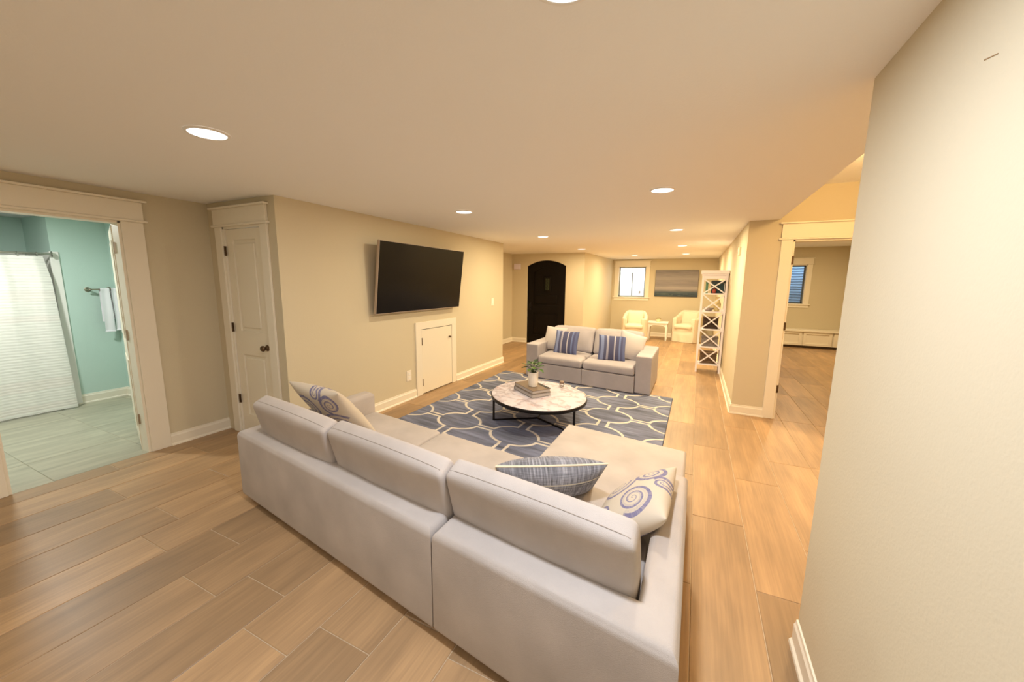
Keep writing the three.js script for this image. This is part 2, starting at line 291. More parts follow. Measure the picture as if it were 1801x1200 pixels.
bb('baseboard_bath', [-6.79, -2.28, -6.79, -1.81], [XB - T, -2.28, -6.79, -2.28]);

// craftsman casing: opening from a to b along one axis, built facing +z and then turned
function casing(a, b, top, { sill = 0, w = 0.105, head = 0.15, left = true, right = true, depth = T, jamb = true, apron = false } = {}) {
  const g = [];
  if (left) g.push(rbox(a - w, a, sill, top, 0, 0.02, 0.003));
  if (right) g.push(rbox(b, b + w, sill, top, 0, 0.02, 0.003));
  g.push(rbox(a - w - 0.028, b + w + 0.028, top, top + 0.02, 0, 0.036, 0.006));           // fillet strip
  g.push(rbox(a - w - 0.004, b + w + 0.004, top + 0.02, top + 0.02 + head, 0, 0.026, 0.003));
  g.push(rbox(a - w - 0.03, b + w + 0.03, top + 0.02 + head, top + 0.038 + head, 0, 0.05, 0.006));
  if (jamb) g.push(box(a, a + 0.018, sill, top, -depth, 0.004), box(b - 0.018, b, sill, top, -depth, 0.004), box(a, b, top - 0.018, top, -depth, 0.004));
  return g;
}
const turned = (list, pos, turn) => list.map((g) => { const c = g.clone(); c.applyMatrix4(new THREE.Matrix4().makeRotationY(turn).setPosition(...pos)); return c; });
function hingeGeo(h = 0.09) { return merge([rbox(-0.016, 0.016, -h / 2, h / 2, -0.002, 0.003, 0.001, 1), cyl(0.006, 0.006, h, 0, -h / 2, 0.006, 10)]); }
const hinge = hingeGeo();
// closet door casing (the right casing board is narrow: it meets the outside corner)
{ const t = structGroup('trim_1', [0, 0, ZC]); mesh('casing', casing(DOOR.x0, DOOR.x1, DOOR.top, { w: 0.1, head: 0.14 }), M.trim, t); }
// bathroom opening: wall faces +x; local x runs towards -z
{ const t = structGroup('trim_2', [XB, 0, 0], Math.PI / 2); mesh('casing', casing(-BATH.z1, -BATH.z0, BATH.top, { w: 0.145, head: 0.145 }), M.trim, t); }
// bedroom opening
{ const t = structGroup('trim_3', [0, 0, ZR]); mesh('casing', casing(BED.x0, BED.x1, BED.top, { w: 0.11, head: 0.15 }), M.trim, t);
  for (const y of [1.82, 1.088, 0.36]) { const h = mesh('hinge', hinge, M.bronze, t); h.position.set(BED.x0 + 0.006, y, 0.008); } }

// closet door: two raised panels, hinges on the left, knob on the right
{
  const t = structGroup('door_1', [0, 0, ZC - 0.012]), a = DOOR.x0 + 0.021, b = DOOR.x1 - 0.021, top = DOOR.top - 0.022, z0 = -0.038, z1 = 0;
  const px0 = a + 0.1, px1 = b - 0.1, panels = [[1.05, 1.915], [0.2, 0.82]];
  const g = [box(a, px0, 0.008, top, z0, z1), box(px1, b, 0.008, top, z0, z1), box(px0, px1, 0.008, panels[1][0], z0, z1), box(px0, px1, panels[1][1], panels[0][0], z0, z1), box(px0, px1, panels[0][1], top, z0, z1)];
  mesh('door_frame', g, M.door, t);
  for (const [y0, y1] of panels) mesh('raised_panel', [box(px0, px1, y0, y1, z0 + 0.004, -0.014), rbox(px0 + 0.035, px1 - 0.035, y0 + 0.035, y1 - 0.035, -0.02, -0.003, 0.008, 3)], M.door, t);
  for (const y of [1.815, 1.083, 0.356]) { const h = mesh('hinge', hinge, M.bronze, t); h.position.set(a - 0.006, y, 0.012); }
  const k = mesh('door_knob', [rot(lathe([[0, 0.062], [0.02, 0.06], [0.028, 0.048], [0.026, 0.036], [0.012, 0.026], [0.011, 0.008], [0.028, 0.006], [0.03, 0]], 28), Math.PI / 2)], M.bronze, t); k.position.set(b - 0.055, 0.911, 0);
}
// bathroom door, swung wide into the bathroom, seen on its edge
{
  const t = structGroup('door_2', [XB - T + 0.005, 0, BATH.z0 + 0.022], -17.5 * Math.PI / 180);
  mesh('door_slab', [box(-0.74, 0, 0.01, 1.985, -0.036, 0)], M.door, t);
  for (const [y0, y1] of [[1.02, 1.87], [0.2, 0.82]]) mesh('raised_panel', rbox(-0.63, -0.11, y0, y1, -0.001, 0.006, 0.004, 2), M.door, t);
  for (const y of [1.8, 1.06, 0.3]) mesh('hinge', rbox(0.0, 0.034, y - 0.045, y + 0.045, -0.034, -0.003, 0.001, 1), M.nickel, t);
}
// small access door in the television wall
{
  const t = structGroup('door_3', [XT, 0, 0], Math.PI / 2);      // local x = -z
  const a = 4.1, b = 4.815, top = 0.905;
  mesh('casing', [rbox(a - 0.115, a, 0, top, 0, 0.018, 0.003), rbox(b, b + 0.115, 0, top, 0, 0.018, 0.003), rbox(a - 0.115, b + 0.115, top, top + 0.1, 0, 0.018, 0.003)], M.trim, t);
  mesh('door_slab', rbox(a + 0.005, b - 0.005, 0.012, top - 0.008, 0.001, 0.013, 0.002), M.door, t);
  mesh('shadow_gap', box(a, b, 0.002, top, 0, 0.0015), M.gap, t);
  for (const y of [0.74, 0.17]) { const h = mesh('hinge', rbox(-0.008, 0.008, -0.05, 0.05, 0, 0.006, 0.001, 1), M.bronze, t); h.position.set(a + 0.004, y, 0.013); }
  const k = mesh('door_knob', rot(lathe([[0, 0.035], [0.013, 0.033], [0.016, 0.025], [0.008, 0.016], [0.007, 0.004], [0.016, 0.002], [0.016, 0]], 20), Math.PI / 2), M.bronze, t); k.position.set(4.745, 0.733, 0.012);
}
// arched dark plank door
const doorTex = dataTex(256, 512, (u, v) => { const n = 0.75 + 0.6 * (fbm(u * 30, v * 3, 30, 3, 5, 4) - 0.5); return [19 * n, 11 * n, 8 * n]; });
{
  const t = structGroup('door_4'), wood = new THREE.MeshPhysicalMaterial({ color: 0xffffff, roughness: 0.5, specularIntensity: 0.35, map: doorTex }), s = archPath(new THREE.Shape(), -0.004);
  const { x0, x1, z } = ARCH, cx = (x0 + x1) / 2;
  const ex = (shape, d, z0, bev = 0.004) => { const g = new THREE.ExtrudeGeometry(shape, { depth: d, bevelEnabled: bev > 0, bevelSize: bev, bevelThickness: bev, bevelSegments: 1, curveSegments: 20 }); g.translate(0, 0, z0); return boxUV(g); };
  mesh('door_slab', ex(s, 0.03, z - 0.075, 0), wood, t);
  // stiles and rails with the two panel fields left open
  const f = archPath(new THREE.Shape(), -0.006), low = new THREE.Path(), up = new THREE.Path(), hw = 0.335;
  low.moveTo(cx - hw, 0.22); low.lineTo(cx + hw, 0.22); low.lineTo(cx + hw, 0.8); low.lineTo(cx - hw, 0.8); low.closePath();
  up.moveTo(cx - hw, 0.98); up.lineTo(cx + hw, 0.98); up.lineTo(cx + hw, 1.8); up.absarc(cx, 1.45, Math.hypot(hw, 0.35), Math.atan2(0.35, hw), Math.PI - Math.atan2(0.35, hw), false); up.lineTo(cx - hw, 0.98);
  f.holes.push(low, up); mesh('door_frame', ex(f, 0.02, z - 0.045, 0), wood, t);
  mesh('raised_panel', rbox(cx - hw + 0.05, cx + hw - 0.05, 0.27, 0.75, z - 0.05, z - 0.03, 0.012, 3), wood, t);
  mesh('raised_panel', rbox(cx - hw + 0.05, cx + hw - 0.05, 1.03, 1.24, z - 0.05, z - 0.03, 0.012, 3), wood, t);
  const gx = cx + 0.03; const g = mesh('viewing_window', rbox(gx - 0.09, gx + 0.09, 1.32, 1.7, z - 0.05, z - 0.022, 0.012, 3), wood, t);
  mesh('patterned_glass', [rbox(gx - 0.048, gx + 0.048, 1.37, 1.65, z - 0.03, z - 0.019, 0.006, 2)], mat(0x333c20, 0.3), g);
  const iron = []; for (const y of [1.43, 1.51, 1.59]) iron.push(rot(new THREE.TorusGeometry(0.034, 0.005, 6, 20), 0, 0, 0).translate(gx, y, z - 0.013)); iron.push(bar([gx, 1.34, z - 0.012], [gx, 1.68, z - 0.012], 0.008, 0.008));
  mesh('grille', iron, M.black, g);
  mesh('door_handle', [rbox(x0 + 0.075, x0 + 0.115, 0.85, 1.06, z - 0.026, z - 0.018, 0.004), tube([[x0 + 0.095, 0.9, z - 0.02], [x0 + 0.095, 0.91, z + 0.03], [x0 + 0.095, 1.0, z + 0.03], [x0 + 0.095, 1.01, z - 0.02]], 0.009)], M.black, t);
}

// ---------------------------------------------------------------- windows
const glass = new THREE.MeshPhysicalMaterial({ color: 0xffffff, roughness: 0.02, transmission: 1, thickness: 0, ior: 1.5 });
function windowUnit(name, q, mullion, latch) {
  const t = structGroup(name, [0, 0, ZF]), { x0, x1, y0, y1 } = q, f = 0.035, zf = -0.09;
  mesh('window_casing', [...casing(x0, x1, y1, { sill: y0, w: 0.1, head: 0.13, depth: 0.1 }), rbox(x0 - 0.13, x1 + 0.13, y0 - 0.028, y0, -0.08, 0.055, 0.006), rbox(x0 - 0.1, x1 + 0.1, y0 - 0.1, y0 - 0.028, 0, 0.018, 0.003)], M.trim, t);
  const fr = mat(latch ? 0x929c9e : 0x4c555c, 0.5);
  const g = [box(x0 + 0.018, x0 + 0.018 + f, y0, y1 - 0.018, zf - 0.03, zf), box(x1 - 0.018 - f, x1 - 0.018, y0, y1 - 0.018, zf - 0.03, zf), box(x0 + 0.018, x1 - 0.018, y0, y0 + f, zf - 0.03, zf), box(x0 + 0.018, x1 - 0.018, y1 - 0.018 - f, y1 - 0.018, zf - 0.03, zf)];
  mesh('window_frame', g, fr, t);
  const m = (x0 + x1) / 2; if (mullion) mesh('meeting_stile', box(m - 0.012, m + 0.012, y0 + f, y1 - f - 0.018, zf - 0.026, zf - 0.004), fr, t);
  const pane = (a, b) => mesh('pane', box(a, b, y0 + f, y1 - f - 0.018, zf - 0.018, zf - 0.013), glass, t);
  if (mullion) { pane(x0 + 0.053, m - 0.012); pane(m + 0.012, x1 - 0.053); } else pane(x0 + 0.053, x1 - 0.053);
  if (latch) mesh('window_latch', [rbox(-1.58, -1.545, 1.26, 1.33, zf, zf + 0.02, 0.004), bar([-1.562, 1.3, zf + 0.022], [-1.575, 1.24, zf + 0.026], 0.012, 0.01)], M.nickel, t);
}
windowUnit('window_1', WIN1, true, true);
windowUnit('window_2', WIN2, false, false);
function well(q, depth, colour, label, top, wave = 0.016) {
  const n = 80, pos = [], idx = [], w = (q.x1 - q.x0) / 2 + 0.15, cx = (q.x0 + q.x1) / 2, y0 = q.y0 - 0.3, rows = 120;
  for (let j = 0; j <= rows; j++) { const y = y0 + (top - y0) * j / rows, c = wave * Math.sin(y * 2 * Math.PI / 0.07); for (let i = 0; i <= n; i++) { const a = Math.PI * i / n; pos.push(cx + (w + c) * Math.cos(a), y, ZF - 0.2 - (depth + c) * Math.sin(a)); } }
  for (let j = 0; j < rows; j++) for (let i = 0; i < n; i++) { const k = j * (n + 1) + i; idx.push(k, k + 1, k + n + 2, k, k + n + 2, k + n + 1); }
  const g = new THREE.BufferGeometry(); g.setAttribute('position', new THREE.Float32BufferAttribute(pos, 3)); g.setIndex(idx); g.computeVertexNormals();
  const t = thing('window_well', label, 'window well', [0, 0, 0], 0, 'window wells'); mesh('corrugated_wall', g, mat(colour, 0.5, { side: THREE.DoubleSide }), t);
  const b = new THREE.CircleGeometry(w, 40, 0, Math.PI); b.rotateX(-Math.PI / 2); b.scale(1, 1, depth / w); b.translate(cx, y0 + 0.02, ZF - 0.2); mesh('gravel_bottom', b, mat(0x8a8880, 0.95, { side: THREE.DoubleSide }), t);
}
well(WIN1, 1.3, 0xf7f9fb, 'bright white curved window well outside the far window', 1.9, 0.0);
well(WIN2, 0.8, 0xa4c6e6, 'blue-grey corrugated metal window well outside the bedroom window', 2.5);

// ---------------------------------------------------------------- television, switch plates
{
  const t = thing('television', 'large flat black wall television with thin silver edge, tilted forward', 'television');
  const a = Math.atan2(0.1, 0.82), w = 1.68, h = 0.826, g = new THREE.Group(); t.position.set(-3.19, 1.58, -4.067); t.rotation.set(0, 0, 0);
  const place = (geo) => frame3(geo, [0, 0, 0], [0, 0, -1], [Math.sin(a), Math.cos(a), 0], [Math.cos(a), -Math.sin(a), 0]);
  mesh('case', place(rbox(-w / 2, w / 2, -h / 2, h / 2, -0.035, 0, 0.004)), mat(0xb9aaa0, 0.35, { metalness: 0.6 }), t);
  mesh('screen', place(rbox(-w / 2 + 0.006, w / 2 - 0.006, -h / 2 + 0.01, h / 2 - 0.006, -0.002, 0.0025, 0.001)), new THREE.MeshPhysicalMaterial({ color: 0x0b0909, roughness: 0.22, specularIntensity: 0.4 }), t);
  mesh('wall_mount', [box(-0.135, -0.115, -0.15, 0.15, -0.3, 0.3), bar([-0.12, 0.1, -0.2], [-0.03, 0.1, -0.2], 0.03, 0.03), bar([-0.12, 0.1, 0.2], [-0.03, 0.1, 0.2], 0.03, 0.03), bar([-0.12, -0.1, -0.2], [-0.05, -0.1, -0.2], 0.03, 0.03), bar([-0.12, -0.1, 0.2], [-0.05, -0.1, 0.2], 0.03, 0.03)], M.black, t);
}
{
  const t = thing('light_switch', 'white rocker light switch plate at the far end of the television wall', 'light switch', [XT, 1.196, -6.13], Math.PI / 2);
  mesh('plate', rbox(-0.045, 0.045, -0.07, 0.07, 0, 0.007, 0.003), M.plate, t); mesh('rocker', rbox(-0.018, 0.018, -0.035, 0.035, 0.006, 0.011, 0.003), M.white, t);
}
{
  const t = thing('wall_outlet', 'white electrical outlet plate low on the television wall beside the small access door', 'outlet', [XT, 0.322, -3.84], Math.PI / 2);
  mesh('plate', rbox(-0.045, 0.045, -0.07, 0.07, 0, 0.007, 0.003), M.plate, t); for (const y of [-0.025, 0.025]) mesh('socket', rbox(-0.018, 0.018, y - 0.017, y + 0.017, 0.006, 0.01, 0.004), M.white, t);
}
{ const t = thing('door_chime', 'pale lilac box mounted high on the wall left of the arched door', 'door chime', [-4.2, 1.95, ARCH.z]); mesh('cover', rbox(-0.09, 0.09, -0.07, 0.07, 0, 0.045, 0.012, 3), mat(0xe9def0, 0.5), t); mesh('back_plate', rbox(-0.075, 0.075, -0.06, 0.06, 0, 0.012, 0.004), M.white, t); }
{ const t = thing('wall_sensor', 'small white sensor mounted high on the right wall before the tower shelf', 'sensor', [XR, 1.985, -5.95], -Math.PI / 2); mesh('housing', rbox(-0.03, 0.03, -0.055, 0.055, 0, 0.03, 0.01, 3), mat(0xd9ceb6, 0.5), t); mesh('lens', rbox(-0.018, 0.018, -0.04, 0.0, 0.026, 0.034, 0.006, 2), mat(0x8a7a5c, 0.4), t); }
{ const t = thing('wall_scuff', 'short dark scratch high on the bare near right wall', 'scratch', [XN, 2.011, -1.192], -Math.PI / 2); mesh('scratch_mark', bar([-0.022, 0.005, 0.0006], [0.022, -0.004, 0.0006], 0.0022, 0.0008), mat(0x9a7a52, 0.9), t); }

// ---------------------------------------------------------------- rug
{
  const u0 = -2.94, u1 = -0.19, v0 = -5.47, v1 = -1.95, NX = 1400, NY = 1792;
  const pu = 0.733, pv = 0.58, HU = -2.665, HV = -3.12;   // lattice of the trellis
  const sdf = (u, v) => {
    const du = mod(u - HU - pu / 2 + pu / 2, pu) - pu / 2, dv = mod(v - HV + pv / 2, pv) - pv / 2;     // from the nearest oval centre
    const x = Math.abs(du), y = Math.abs(dv), k = Math.hypot(x / 0.27, y / 0.215), e = (k - 1) * (k > 0.01 ? k / Math.hypot(x / (0.27 * 0.27), y / (0.215 * 0.215)) : 0.2);
    const hc = y - 0.03, vc = x - 0.055;                   // channels that link the ovals
    return Math.min(e, x > 0.15 ? hc : 9, y > 0.1 ? vc : 9);
  };
  const pile = dataTex(512, 512, (u, v) => { const n = fbm(u * 100, v * 60, 100, 60, 14, 3) * 255; return [n, n, n]; }, false, [3, 4]);
  const map = dataTex(NX, NY, (s, t) => {
    const u = u0 + s * (u1 - u0), v = v0 + t * (v1 - v0);
    const wob = 0.006 * (fbm(s * 60, t * 70, 60, 70, 17, 2) - 0.5), d = Math.abs(sdf(u, v)) + wob, line = Math.max(0, Math.min(1, (0.0185 - d) / 0.006));
    const st = fbm(s * 8, t * 90, 8, 90, 31, 4), cl = fbm(s * 6, t * 6, 6, 6, 37, 3), n = 0.86 + 0.5 * (st - 0.5) + 0.22 * (cl - 0.5);
    const m = 0.95 + 0.1 * (fbm(s * 40, t * 50, 40, 50, 3, 2) - 0.5);
    return [(130 * n) * (1 - line) + 226 * m * line, (136 * n) * (1 - line) + 217 * m * line, (162 * n) * (1 - line) + 206 * m * line];
  });
  const cu = (u0 + u1) / 2, cv = (v0 + v1) / 2, t = thing('area_rug', 'blue area rug with cream trellis pattern beneath the round coffee table', 'rug', at(cu, 0, cv));
  const g = new RoundedBoxGeometry(u1 - u0, 0.01, v1 - v0, 2, 0.004); g.translate(0, 0.005, 0);
  const p = g.attributes.position, uv = g.attributes.uv; for (let i = 0; i < p.count; i++) uv.setXY(i, p.getX(i) / (u1 - u0) + 0.5, p.getZ(i) / (v1 - v0) + 0.5);
  mesh('pile_face', askew(g), mat(0xffffff, 0.95, { map, bumpMap: pile, bumpScale: 0.002 }), t);
  const W = (u1 - u0) / 2, D = (v1 - v0) / 2, e = [[-W, -D], [W, -D], [W, D], [-W, D]], ed = []; for (let i = 0; i < 4; i++) { const a = e[i], b = e[(i + 1) % 4]; const q = new THREE.TubeGeometry(new THREE.LineCurve3(V3(a[0], 0.0055, a[1]), V3(b[0], 0.0055, b[1])), 1, 0.005, 8); ed.push(askew(q)); }
  mesh('bound_edge', ed, mat(0x4d5468, 0.95), t);
}
const RUGTOP = 0.011;

// ---------------------------------------------------------------- sectional sofa (plan coordinates u, v about its own base)
{
  const B = [-1.385, -2.0], t = thing('sectional_sofa', 'large light grey L-shaped sectional sofa with chaise seen from behind', 'sofa', at(B[0], 0, B[1]));
  const L = (g) => { g.translate(-B[0], 0, -B[1]); return askew(g); };                      // from room plan to the sofa's axes
  const UL = -2.80, UR = 0.034, SEAM = -0.93, V0 = -1.04, VI = -1.205, VA = -2.19, AW = 0.135, HB = 0.515, y0 = 0.022;
  const shell = (pts) => {
    const s = new THREE.Shape(pts.map(([u, v]) => V2(u, -v))), b = 0.042;
    const g = new THREE.ExtrudeGeometry(s, { depth: HB - y0 - 2 * b, bevelEnabled: true, bevelSize: b, bevelThickness: b, bevelOffset: -b, bevelSegments: 7, curveSegments: 6 });
    g.rotateX(-Math.PI / 2); g.translate(0, y0 + b, 0); return boxUV(toCreasedNormals(g, 0.7));
  };
  mesh('back_frame', L(shell([[UL, V0], [SEAM - 0.003, V0], [SEAM - 0.003, VI], [UL + AW, VI], [UL + AW, VA], [UL, VA]])), M.sofa, t);
  mesh('back_frame', L(shell([[SEAM + 0.003, V0], [UR, V0], [UR, VA], [UR - AW, VA], [UR - AW, VI], [SEAM + 0.003, VI]])), M.sofa, t);
  const VF = -2.19, VC = -2.97, SY = 0.335, DY = 0.19;
  mesh('seat_base', L(rbox(UL + AW + 0.004, SEAM - 0.004, y0, DY, VF + 0.02, VI - 0.004, 0.012, 3)), M.sofa, t);
  mesh('seat_base', L(rbox(SEAM + 0.004, UR - 0.016, y0, DY, VC + 0.02, VA - 0.004, 0.012, 3)), M.sofa, t);
  mesh('seat_base', L(rbox(SEAM + 0.004, UR - AW - 0.004, y0, DY, VA - 0.004, VI - 0.004, 0.012, 3)), M.sofa, t);
  const seat = (u0, u1, v0, v1, name = 'seat_cushion') => { const g = cushion(u1 - u0, SY - DY, v1 - v0, 0.035, { top: 0.012, front: 0.004, seg: [20, 8, 16] }); g.translate((u0 + u1) / 2, (SY + DY) / 2 + 0.001, (v0 + v1) / 2); return mesh(name, L(g), M.sofa, t); };
  const MID = (UL + AW + SEAM) / 2;
  seat(UL + AW + 0.005, MID - 0.001, VF, VI - 0.005); seat(MID + 0.001, SEAM - 0.002, VF, VI - 0.005);
  // chaise cushion: the long seat, with its front part as wide as the arm behind it
  { const s = new THREE.Shape([[SEAM + 0.002, VC], [UR - 0.014, VC], [UR - 0.014, VA - 0.006], [UR - AW - 0.005, VA - 0.006], [UR - AW - 0.005, VI - 0.005], [SEAM + 0.002, VI - 0.005]].map(([u, v]) => V2(u, -v))), b = 0.03;
    const g = new THREE.ExtrudeGeometry(s, { depth: SY - DY - 2 * b, bevelEnabled: true, bevelSize: b, bevelThickness: b, bevelOffset: -b, bevelSegments: 6 }); g.rotateX(-Math.PI / 2); g.translate(0, DY + b + 0.001, 0); mesh('chaise_cushion', L(boxUV(toCreasedNormals(g, 0.7))), M.sofa, t); }
  // back cushions: reclining over the frame
  const back = (u0, u1, dv) => {
    const B0 = [-1.222 + dv, 0.345], B1 = [-1.115 + dv, 0.722], F0 = [-1.45 + dv, 0.345], F1 = [-1.225 + dv, 0.765];
    const warp = (a, b, c) => { const q = (b + 1) / 2, w = (c + 1) / 2, m = (i) => (F0[i] * (1 - q) + F1[i] * q) * (1 - w) + (B0[i] * (1 - q) + B1[i] * q) * w; return [(u0 + u1) / 2 + a * (u1 - u0) / 2, m(1), m(0)]; };
    const g = cushion(u1 - u0, 0.42, 0.19, 0.034, { top: 0.02, front: 0.02, back: 0.03, side: 0.006, seg: [28, 18, 12], warp });
    const seamLine = []; for (let i = 0; i <= 24; i++) { const p = g.userData.form(-0.955 + 1.91 * i / 24, 1, 0.42); seamLine.push(V3(p[0], p[1] + 0.0004, p[2])); }
    const c = mesh('back_cushion', L(g), M.sofa, t);
    mesh('piping', L(new THREE.TubeGeometry(new THREE.CatmullRomCurve3(seamLine), 60, 0.0019, 5)), M.seam, c);
  };
  back(UL + AW + 0.015, MID - 0.001, 0.03); back(MID + 0.001, SEAM - 0.001, 0.01); back(SEAM + 0.001, UR - AW - 0.012, -0.015);
  for (const [u, v] of [[UL + 0.08, V0 - 0.08], [SEAM - 0.08, V0 - 0.08], [SEAM + 0.08, V0 - 0.08], [UR - 0.08, V0 - 0.08], [UL + 0.08, VA + 0.08], [SEAM + 0.08, VC + 0.1], [UR - 0.09, VC + 0.1]]) { const f = cyl(0.018, 0.024, y0 + 0.002 - (v < -1.95 ? RUGTOP : 0), u, v < -1.95 && u < -0.2 ? RUGTOP : 0, v, 16); mesh('foot', L(f), M.black, t); }
}

// ---------------------------------------------------------------- throw pillows
function throwPillow(label, w, h, th, centre, ex, ey, m, { group, piping, pinch = 0.06 } = {}) {
  const E = V3(...ex).normalize(), N0 = V3(...ey), Ez = E.clone().cross(N0).normalize(), Ey = Ez.clone().cross(E);
  const t = thing('throw_pillow', label, 'pillow', at(...centre), 0, group);
  const put = (g) => askew(frame3(g, [0, 0, 0], E.toArray(), Ey.toArray(), Ez.toArray()));
  mesh('cover', put(pillow(w, h, th, pinch)), m, t);
  if (piping) mesh('piping', put(pillowEdge(w, h, pinch, 0.006)), piping, t);
  return t;
}
const shellTex = canvasTex(1024, 1024, (c, w, h) => {
  c.fillStyle = '#d3c6b3'; c.fillRect(0, 0, w, h); const ink = '#7a7699';
  const shell = (x, y, R, a0, turns, dir) => {
    c.strokeStyle = ink; c.lineCap = 'butt';
    for (let i = 0; i < turns * 60; i++) { const f0 = i / (turns * 60), f1 = (i + 1.3) / (turns * 60), r0 = R * Math.pow(1 - f0, 1.25), r1 = R * Math.pow(1 - f1 > 0 ? 1 - f1 : 0, 1.25), a = a0 + dir * f0 * turns * Math.PI * 2, b = a0 + dir * f1 * turns * Math.PI * 2;
      c.lineWidth = 5 + 44 * Math.pow(1 - f0, 1.8); c.globalAlpha = 0.62 + 0.38 * hash(i, 3, 2); c.beginPath(); c.moveTo(x + r0 * Math.cos(a), y + r0 * Math.sin(a)); c.lineTo(x + r1 * Math.cos(b), y + r1 * Math.sin(b)); c.stroke(); }
    c.globalAlpha = 0.55; c.lineWidth = 3; for (let i = 0; i < 150; i++) { const f = i / 150 * 0.6, a = a0 + dir * f * turns * Math.PI * 2, q = R * Math.pow(1 - f, 1.25); c.beginPath(); c.moveTo(x + q * 0.93 * Math.cos(a), y + q * 0.93 * Math.sin(a)); c.lineTo(x + q * 0.72 * Math.cos(a + 0.08), y + q * 0.72 * Math.sin(a + 0.08)); c.stroke(); } c.globalAlpha = 1;
  };
  shell(300, 330, 235, 2.6, 3.2, 1); shell(730, 640, 275, -0.6, 3.4, -1); shell(250, 820, 190, 0.5, 3, 1); shell(800, 190, 180, 1.8, 3, 1); shell(560, 30, 120, 1, 2.5, -1); shell(560, 1010, 120, -1, 2.5, 1);
});
const shellMat = mat(0xffffff, 0.9, { map: shellTex, bumpMap: again(weave, 4, 4), bumpScale: 0.0008 });
const denim = dataTex(512, 512, (u, v) => { const a = fbm(u * 120, v * 8, 120, 8, 3, 3), b = fbm(u * 8, v * 120, 8, 120, 5, 3), k = 0.84 + 0.6 * (a - 0.5) + 0.35 * (b - 0.5); let c = [168 * k, 168 * k, 176 * k]; const s = v % 1; if ((s > 0.79 && s < 0.815) || (s > 0.2 && s < 0.225)) c = [214, 206, 186]; if ((s > 0.74 && s < 0.75) || (s > 0.25 && s < 0.26)) c = [176, 172, 166]; return c; });
const greyMat = mat(0xffffff, 0.95, { map: denim, bumpMap: again(weave, 4, 3), bumpScale: 0.0012 });
const stripeTex = canvasTex(512, 512, (c, w, h) => {
  const cols = [['#5d6690', 0.08], ['#8794c0', 0.12], ['#565a7c', 0.1], ['#a3a2b6', 0.08], ['#4f5274', 0.2], ['#b3b1c0', 0.05], ['#4f5274', 0.13], ['#6d7cab', 0.06], ['#50547a', 0.08], ['#5d6690', 0.1]]; let x = 0;
  for (const [k, f] of cols) { c.fillStyle = k; c.fillRect(x * w, 0, f * w + 1, h); x += f; }
});
const stripeMat = mat(0xffffff, 0.95, { map: stripeTex, bumpMap: again(weave, 4, 4), bumpScale: 0.0008 });
const linen = mat(0xc9c3c6, 0.95, { bumpMap: again(weave, 4, 4), bumpScale: 0.001 });
throwPillow('cream pillow printed with blue spiral seashells, leaning in the left corner of the sectional sofa', 0.6, 0.56, 0.17, [-2.48, 0.565, -1.62], [1, 0, -0.05], [0, 0.74, 0.62], shellMat, { group: 'seashell pillows on the sectional sofa' });
throwPillow('grey woven lumbar pillow with cream piping on the chaise', 0.64, 0.33, 0.2, [-0.68, 0.465, -1.8], [0.5, 0, -0.36], [0.32, 0.76, 0.5], greyMat, { piping: M.cream });
throwPillow('cream pillow printed with blue spiral seashells, leaning on the right arm of the chaise', 0.5, 0.44, 0.17, [-0.2, 0.47, -1.79], [0.03, 0, -1], [0.75, 0.66, 0.0], shellMat, { group: 'seashell pillows on the sectional sofa' });

// ---------------------------------------------------------------- loveseat
{
  const B = [-1.478, -5.9], t = thing('loveseat', 'light grey two-seat loveseat with wide arms facing the camera across the rug', 'loveseat', at(B[0], 0, B[1]));
  const L = (g) => { g.translate(-B[0], 0, -B[1]); return askew(g); };
  const VFR = -5.36, VB = -6.42, y0 = RUGTOP + 0.004, AH = 0.555;
  for (const [a, b] of [[-2.48, -2.26], [-0.7, -0.478]]) { const g = cushion(b - a, AH - y0, VFR - VB - 0.02, 0.018, { side: 0.002, seg: [8, 10, 12] }); g.translate((a + b) / 2, (AH + y0) / 2, (VFR + VB - 0.02) / 2); mesh('arm', L(g), M.love, t); }
  mesh('back_frame', L(rbox(-2.258, -0.702, y0, 0.6, VB, VB + 0.17, 0.03, 4)), M.love, t);
  const MID = -1.49;
  for (const [a, b] of [[-2.257, MID - 0.002], [MID + 0.002, -0.703]]) {
    mesh('seat_base', L(rbox(a, b, y0, 0.255, VB + 0.17, VFR + 0.008, 0.012, 3)), M.love, t);
    { const g = cushion(b - a - 0.006, 0.125, VFR - VB - 0.19, 0.04, { top: 0.03, front: 0.012, seg: [20, 8, 16] }); g.translate((a + b) / 2, 0.318, (VFR + 0.012 + VB + 0.18) / 2); mesh('seat_cushion', L(g), M.love, t); }
    { const F0 = [-5.98, 0.385], F1 = [-6.13, 0.79], B0 = [VB + 0.172, 0.385], B1 = [-6.36, 0.775];
      const warp = (x, y, z) => { const q = (y + 1) / 2, w = (z + 1) / 2, m = (i) => (B0[i] * (1 - q) + B1[i] * q) * (1 - w) + (F0[i] * (1 - q) + F1[i] * q) * w; return [(a + b) / 2 + x * (b - a) / 2, m(1), m(0)]; };
      mesh('back_cushion', L(cushion(b - a, 0.42, 0.2, 0.05, { top: 0.02, front: 0.04, seg: [20, 12, 8], warp })), M.love, t); }
  }
  for (const [u, v] of [[-2.4, -5.45], [-0.56, -5.45]]) mesh('foot', L(cyl(0.018, 0.024, 0.008, u, RUGTOP - 0.001, v, 16)), M.black, t);
  for (const [u, v] of [[-2.4, -6.36], [-0.56, -6.36]]) mesh('foot', L(cyl(0.018, 0.024, y0 + 0.002, u, 0, v, 16)), M.black, t);
}
throwPillow('plain cream pillow standing against the left arm of the loveseat', 0.44, 0.42, 0.15, [-2.14, 0.6, -5.89], [0.9, 0, 0.2], [0.06, 0.93, -0.36], linen, { group: 'plain cream pillows on the loveseat' });
